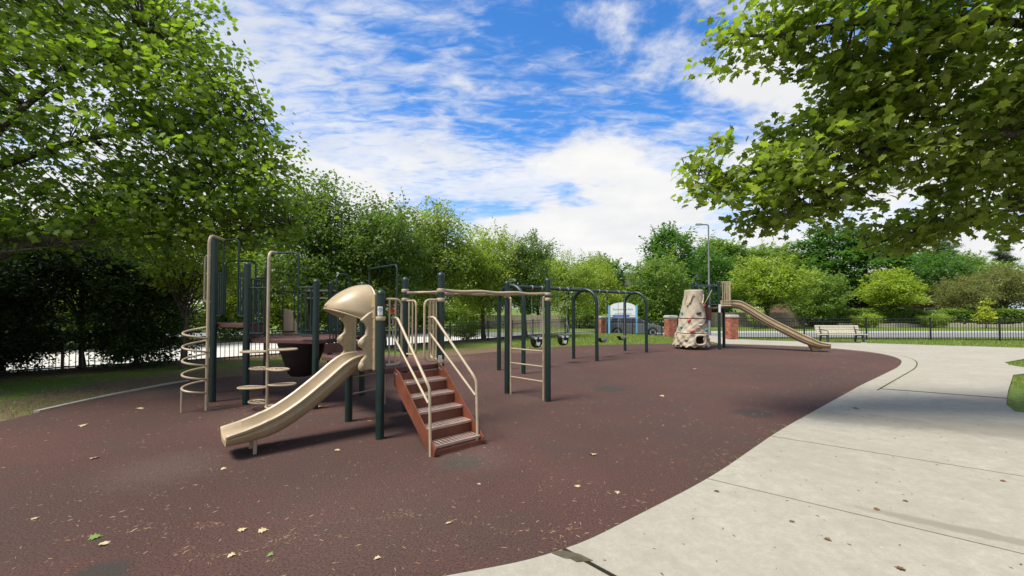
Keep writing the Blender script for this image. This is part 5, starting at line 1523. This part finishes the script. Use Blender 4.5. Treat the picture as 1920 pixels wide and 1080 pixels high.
hero_tree('broadleaf_tree', 'large leafy tree filling the upper left, its trunk outside the picture', 81, (-12.4, 8.6, -0.02), 7.0, 0.26,
          [([(-12.4, 8.6, 1.9), (-10.5, 8.6, 2.85), (-8.7, 8.7, 3.6), (-7.0, 9.0, 4.3), (-5.4, 9.2, 4.9)], 0.10), ([(-12.4, 8.6, 2.6), (-10.6, 8.2, 4.8), (-9.3, 8.3, 6.2), (-7.6, 8.6, 7.4)], 0.11), ([(-12.4, 8.6, 3.0), (-10.4, 9.4, 3.3), (-8.6, 9.8, 3.5), (-6.5, 9.9, 3.6), (-5.2, 9.7, 3.7)], 0.07),
           ([(-12.4, 8.6, 4.5), (-11.2, 8.2, 7.5), (-9.8, 8.4, 9.4)], 0.10), ([(-12.4, 8.6, 5.5), (-13, 9.5, 9.5)], 0.1), ([(-12.4, 8.6, 2.4), (-10.2, 8.0, 2.75), (-8.8, 7.9, 2.9)], 0.05), ([(-12.4, 8.6, 4.0), (-9.9, 9.2, 5.4), (-7.6, 9.4, 5.9), (-5.6, 9.3, 6.0)], 0.09)],
          [(-9.6, 8.9, 5.6, 3.6, 3.0, 2.6), (-6.5, 9.2, 4.4, 1.75, 1.8, 1.15), (-6.1, 9.2, 3.9, 1.5, 1.5, 0.8), (-6.2, 9.2, 5.3, 1.5, 1.5, 0.8), (-7.2, 9.0, 6.2, 1.9, 1.9, 1.1), (-8.3, 8.8, 8.0, 2.1, 2.2, 1.5), (-10.8, 8.4, 9.3, 3.4, 3.4, 2.0), (-8.0, 8.9, 3.35, 2.6, 1.8, 0.55), (-11.6, 8.4, 3.9, 1.8, 2.2, 1.3), (-14, 8.6, 6.5, 2.8, 3.0, 3.0)],
          2300, 21, 0.108, 0.25, M['leaf_left'])
hero_tree('broadleaf_tree', 'overhanging leafy tree at upper right, its trunk outside the picture', 82, (9.3, 4.9, -0.02), 6.5, 0.24,
          [([(9.3, 4.9, 3.2), (7.2, 5.7, 4.15), (5.2, 6.1, 3.98), (3.6, 6.2, 3.78), (2.8, 6.2, 3.73)], 0.075), ([(9.3, 4.9, 4.0), (7.0, 5.3, 5.35), (5.0, 5.6, 5.65), (3.6, 5.8, 5.6), (3.15, 5.8, 5.63)], 0.07), ([(9.3, 4.9, 2.9), (7.9, 6.2, 3.25), (6.7, 6.9, 3.0), (6.0, 7.1, 2.75)], 0.045),
           ([(9.3, 4.9, 4.8), (7.2, 5.0, 6.6), (5.2, 5.2, 7.2)], 0.07), ([(9.3, 4.9, 2.8), (8.9, 6.4, 3.1), (8.6, 7.0, 3.0)], 0.04), ([(5.6, 6.1, 4.0), (4.6, 6.2, 3.5), (4.0, 6.2, 3.15), (3.75, 6.2, 3.02)], 0.02), ([(9.3, 4.9, 3.4), (7.2, 6.2, 4.5), (5.6, 6.6, 4.8), (4.6, 6.7, 4.75)], 0.05)],
          [(3.5, 6.2, 3.70, 1.05, 0.8, 0.46), (4.7, 6.2, 3.92, 1.1, 0.9, 0.62), (4.6, 6.2, 3.35, 0.85, 0.7, 0.32), (5.1, 5.9, 4.9, 0.85, 0.8, 0.6), (6.2, 6.1, 4.35, 1.3, 1.1, 0.85), (3.7, 5.8, 5.62, 0.95, 0.7, 0.38), (5.2, 5.6, 5.5, 1.35, 1.0, 0.75), (7.0, 5.6, 5.5, 1.6, 1.2, 1.1), (6.6, 6.9, 3.0, 0.85, 0.6, 0.33), (7.7, 6.5, 3.55, 1.2, 0.9, 0.55),
           (3.85, 6.2, 3.08, 0.5, 0.4, 0.22), (8.6, 5.6, 4.6, 1.6, 1.5, 1.3), (5.0, 5.4, 6.7, 1.9, 1.2, 0.6), (8.7, 6.9, 3.1, 0.5, 0.6, 0.35), (5.2, 6.5, 4.6, 0.9, 0.8, 0.4), (9.3, 4.4, 6.4, 2.6, 2.4, 1.9)],
          2200, 15, 0.115, 0.16, M['leaf_right'], 300)

# ------------------------------------------------------------------ grass, litter and fallen leaves
def inside(poly, x, y):
    res = np.zeros(len(x), bool); n = len(poly); j = n - 1
    for i in range(n):
        xi, yi = poly[i]; xj, yj = poly[j]
        c = ((yi > y) != (yj > y)) & (x < (xj - xi) * (y - yi) / (yj - yi + 1e-12) + xi)
        res ^= c; j = i
    return res
BLADE = ([(0, -0.5, 0), (0, 0.5, 0), (0.35, 0, 1)], [(0, 1, 2)])
edgepoly = offset_line(range(i1, i2 + 1), 0)[::1]
def grass(name, poly, n, h, w, r, thin=None):
    P = np.array(poly); lo, hi = P.min(0), P.max(0)
    x = r.uniform(lo[0], hi[0], n * 2); y = r.uniform(lo[1], hi[1], n * 2)
    k = inside(poly, x, y) & ~inside(inner, x, y) & ~inside(pathpoly, x, y)
    if thin is not None: k &= r.random(len(x)) < thin(x, y)
    x, y = x[k][:n], y[k][:n]; m = len(x)
    a = r.random(m) * 6.283
    X = np.stack([np.cos(a), np.sin(a), np.zeros(m)], 1); Y = np.stack([-np.sin(a), np.cos(a), np.zeros(m)], 1)
    Z = unit(np.stack([r.normal(size=m) * .35, r.normal(size=m) * .35, np.ones(m)], 1))
    C = np.stack([x, y, terrain(x, y)], 1)
    BL = ([(0, -0.5 * w / h, 0), (0, 0.5 * w / h, 0), (0.35, 0, 1)], [(0, 1, 2)])
    me_ = scatter(name, BL[0], BL[1], C, X, Y, Z, h * (0.5 + 0.9 * r.random(m)), M['grass'], r.random(m) * 0.92)
    return tag(link(name, me_), kind='stuff')
r = np.random.default_rng(91)
grass('grass', [(-12.5, 4.5), (-8.0, 4.5), (-8.0, 10.2), (-10.6, 12.5), (-13.0, 10.5)], 16000, 0.05, 0.008, r, lambda x, y: np.clip(1.0 - sstep(y, 6.8, 9.5), 0.02, 1) * 0.6)
grass('grass', [(9.0, 6.5), (15, 6.2), (19, 11.3), (12.6, 11)], 42000, 0.05, 0.009, r)
grass('grass', [(14.5, 11.6), (22, 11.2), (30, 14.6), (16, 14.5)], 26000, 0.07, 0.014, r)
grass('grass', [(-0.5, 17), (10, 20), (12, 23), (10, 26), (6.2, 28.6), (1.0, 25.5)], 30000, 0.06, 0.018, r)
grass('grass', [(13, 21.5), (18, 20), (22, 17.8), (34, 17.4), (34, 24), (13, 25)], 36000, 0.07, 0.018, r)
# weeds in the joint at the rubber's edge
def tuft(cx_, cy_, s, n):
    a = r.random(n) * 6.283; rr = s * np.sqrt(r.random(n)) * 0.8
    C = np.stack([cx_ + rr * np.cos(a) * 1.6, cy_ + rr * np.sin(a), np.full(n, -0.005)], 1)
    X = np.stack([np.cos(a), np.sin(a), np.zeros(n)], 1); Y = np.stack([-np.sin(a), np.cos(a), np.zeros(n)], 1)
    Z = unit(np.stack([np.cos(a) * .8, np.sin(a) * .8, np.ones(n)], 1))
    return C, X, Y, Z
for k, (x, y) in enumerate(((2.15, 4.4), (2.5, 4.72), (3.66, 5.8))):
    x, y = inner[idx_near(x, y)]; x += 0.035; y -= 0.03
    C, X, Y, Z = tuft(x, y, 0.09, 90)
    C -= np.array([x, y, 0])
    o = link('weed_tuft', scatter('weed_tuft', [(0, -0.06, 0), (0, 0.06, 0), (0.35, 0, 1)], [(0, 1, 2)], C, X, Y, Z, 0.05 * (0.5 + 0.8 * r.random(90)), M['grass'], r.random(90)), None, (x, y, 0))
    tag(o, ('small green weed at the rubber edge nearest the camera', 'low green weed at the rubber edge between the other two', 'thin weed at the rubber edge by the second path joint')[k], 'weed', 'weeds along the rubber edge')
ei = list(range(i1, i2 + 1)); el = offset_line(ei, EDGE_W + 0.015)
n = 1200; k = (r.random(n) ** 1.2 * (len(el) * 0.55)).astype(int); t = r.random(n)
ea = np.array(el); nx_ = np.minimum(k + 1, len(el) - 1)
C = np.zeros((n, 3)); C[:, :2] = ea[k] * (1 - t[:, None]) + ea[nx_] * t[:, None] + r.normal(size=(n, 2)) * 0.02
a = r.random(n) * 6.283
X = np.stack([np.cos(a), np.sin(a), np.zeros(n)], 1); Y = np.stack([-np.sin(a), np.cos(a), np.zeros(n)], 1)
tag(link('joint_grass', scatter('joint_grass', [(0, -0.14, 0), (0, 0.14, 0), (0.35, 0, 1)], [(0, 1, 2)], C, X, Y, np.tile(np.array([[0, 0, 1.]]), (n, 1)), 0.035 * (0.4 + 0.8 * r.random(n)), M['grass'], 0.5 + r.random(n) * .5)), kind='stuff')

# chips, needles and twigs lying about
CH = ([(-0.5, -0.045, 0), (0.5, -0.03, 0), (0.45, 0.04, 0.01), (-0.48, 0.05, 0.01), (0, 0, 0.09)], [(0, 1, 4), (1, 2, 4), (2, 3, 4), (3, 0, 4)])
x = r.uniform(-9, 14, 90000); y = 2 + 17 * r.random(90000) ** 1.7
k = inside(inner, x, y)
edge_d = rub_dist(x, y)
dens = 0.30 + 0.85 * np.exp(-edge_d / 0.5) * (x > 0.3) + 0.3 * np.exp(-((x + 0.6) ** 2 + (y - 5.0) ** 2) / 0.5) + 0.15 * (y < 4.2)
clump = 0.5 + 0.5 * np.sin(x * 2.3 + np.sin(y * 1.7) * 2) * np.sin(y * 2.9 + np.sin(x * 1.3) * 2)
k &= r.random(len(x)) < dens * (0.35 + 0.9 * clump)
x, y = x[k], y[k]
drift = [[(-3.4, 3.16), (-2.9, 3.32), (-2.5, 3.40), (-2.35, 3.36)], [(-2.75, 3.30), (-2.4, 3.15), (-2.35, 2.98)], [(-2.25, 2.98), (-2.1, 2.95), (-1.9, 3.0), (-1.75, 3.15), (-1.70, 3.32), (-1.45, 3.42), (-1.05, 3.5), (-0.85, 3.55)], [(-0.95, 3.62), (-0.8, 3.5)],
         [(-0.5, 3.45), (-0.25, 3.38), (-0.05, 3.30)], [(-0.12, 3.24), (0.12, 3.30), (0.4, 3.28), (0.55, 3.40)]]
dx, dy = [], []
for pl in drift:
    sp = spline([(a_[0], a_[1], 0) for a_ in pl], 10)
    for p in sp:
        m = r.integers(1, 6); dx += list(p.x + r.normal(size=m) * 0.035); dy += list(p.y + r.normal(size=m) * 0.016)
for (px_, py_, m, s) in ((-2.42, 3.37, 60, .07), (-1.72, 3.2, 60, .07), (-1.0, 3.52, 50, .09), (-2.9, 3.36, 30, .08), (-0.75, 3.55, 25, .07)):
    dx += list(px_ + r.normal(size=m) * s * 1.2); dy += list(py_ + r.normal(size=m) * s * .6)
x = np.concatenate([x, dx]); y = np.concatenate([y, dy]); n = len(x); nd = len(dx)
a = r.random(n) * 6.283; S = 0.009 + 0.038 * r.random(n) ** 2.6; S[n - nd:] *= 0.75; S[r.random(n) < 0.012] *= 2.2
X = np.stack([np.cos(a), np.sin(a), np.zeros(n)], 1); Y = np.stack([-np.sin(a), np.cos(a), np.zeros(n)], 1)
tint = r.random(n) ** 1.2
tag(link('wood_chip_litter', scatter('wood_chip_litter', CH[0], CH[1], np.stack([x, y, np.full(n, 0.002)], 1), X, Y, np.tile(np.array([[0, 0, 1.]]), (n, 1)), S, M['litter'], tint)), kind='stuff')
# dark crumbs on the concrete
n = 900
x = r.uniform(-1, 9, n); y = 2.3 + 7 * r.random(n) ** 1.4
k = inside(pathpoly, x, y); x, y = x[k], y[k]; n = len(x)
a = r.random(n) * 6.283; X = np.stack([np.cos(a), np.sin(a), np.zeros(n)], 1); Y = np.stack([-np.sin(a), np.cos(a), np.zeros(n)], 1)
CB = ([(-0.5, -0.18, 0), (0.5, -0.12, 0), (0.4, 0.2, 0), (-0.4, 0.16, 0), (0, 0, 0.15)], CH[1])
tag(link('path_debris', scatter('path_debris', CB[0], CB[1], np.stack([x, y, np.full(n, 0.0235)], 1), X, Y, np.tile(np.array([[0, 0, 1.]]), (n, 1)), 0.006 + 0.03 * r.random(n) ** 2.5, M['brownleaf'], r.random(n))), kind='stuff')
# single fallen leaves
lm = {}
for mt in ('dryleaf', 'greenleaf', 'brownleaf'):
    V, F = LEAF_F; rr_ = np.random.default_rng(5)
    me_ = bpy.data.meshes.new('fallen_leaf')
    me_.from_pydata([(x_ - .45, y_, 0.06 + 0.10 * math.sin(3 * x_ + 2 * y_) + 0.16 * abs(y_)) for x_, y_, z_ in V], [], F); me_.materials.append(M[mt]); lm[mt] = me_
FLV = [(1110, 850, .15, 'dryleaf', 'large pale maple leaf lying on the rubber right of the steps'), (1082, 908, .09, 'dryleaf', 'small curled leaf on the rubber below the large pale leaf'), (1155, 920, .08, 'dryleaf', 'pair of small pale leaf bits near the path edge'),
       (190, 1002, .11, 'greenleaf', 'fresh green leaf lying on the rubber at lower left'), (204, 1014, .10, 'dryleaf', 'dry leaf beside the fresh green leaf at lower left'), (514, 1034, .07, 'greenleaf', 'small green leaf at the bottom of the rubber near the centre left'), (442, 1035, .08, 'dryleaf', 'pale leaf with a twig at the bottom left of centre'),
       (500, 990, .10, 'dryleaf', 'tan leaf beside the curved drift of needles'), (462, 988, .09, 'dryleaf', 'tan leaf at the end of the curved drift of needles'), (425, 876, .08, 'dryleaf', 'pale leaf in front of the slide end'), (634, 842, .10, 'dryleaf', 'pale leaf on the rubber in front of the slide'), (182, 857, .14, 'dryleaf', 'pale leaf on the rubber at far left'),
       (600, 762, .16, 'dryleaf', 'white leaf on the rubber under the slide'), (75, 968, .08, 'dryleaf', 'yellowish leaf near the left end of the needle drift'), (842, 976, .07, 'dryleaf', 'small tan leaf below the steps'), (712, 1040, .07, 'dryleaf', 'small round tan leaf at the bottom centre'), (898, 904, .06, 'dryleaf', 'tiny pale leaf below the dark round patch'),
       (160, 797, .15, 'dryleaf', 'pale leaf near the left kerb'), (265, 765, .16, 'dryleaf', 'pale leaf beside the left kerb end'), (1300, 692, .25, 'dryleaf', 'pale leaf on the rubber before the rock tower'), (1240, 742, .14, 'dryleaf', 'pale leaf on the rubber in front of the swings')]
FLP = [(1635, 955, .07, 'brownleaf', 'dark brown leaf on the concrete path'), (1690, 940, .06, 'brownleaf', 'rust coloured leaf on the path above the dark one'), (1872, 903, .07, 'brownleaf', 'brown leaf on the path at the right edge'), (1478, 978, .06, 'brownleaf', 'grey brown leaf on the path left of the dark one'), (1545, 1012, .07, 'brownleaf', 'small brown leaf low on the path'),
       (1676, 1065, .08, 'brownleaf', 'brown leaf at the bottom edge of the path'), (1340, 922, .07, 'brownleaf', 'brown leaf on the path close to the rubber edge'), (1602, 767, .13, 'brownleaf', 'curled brown twig leaf on the far slab')]
for lst, z in ((FLV, 0.0), (FLP, 0.022)):
    for u_, v_, s, mt, lab in lst:
        Yd = 1357.0 / (v_ - 577); Xd = (u_ - 960) / 780 * Yd
        o = link('fallen_leaf', lm[mt], None, (round(Xd, 3), round(Yd, 3), z + 0.001)); s *= 0.75; o.scale = (s, s, s * .7); o.rotation_euler = (random.uniform(-.15, .15), random.uniform(-.15, .15), random.uniform(0, 6.28))
        tag(o, lab, 'leaf', 'fallen leaves')
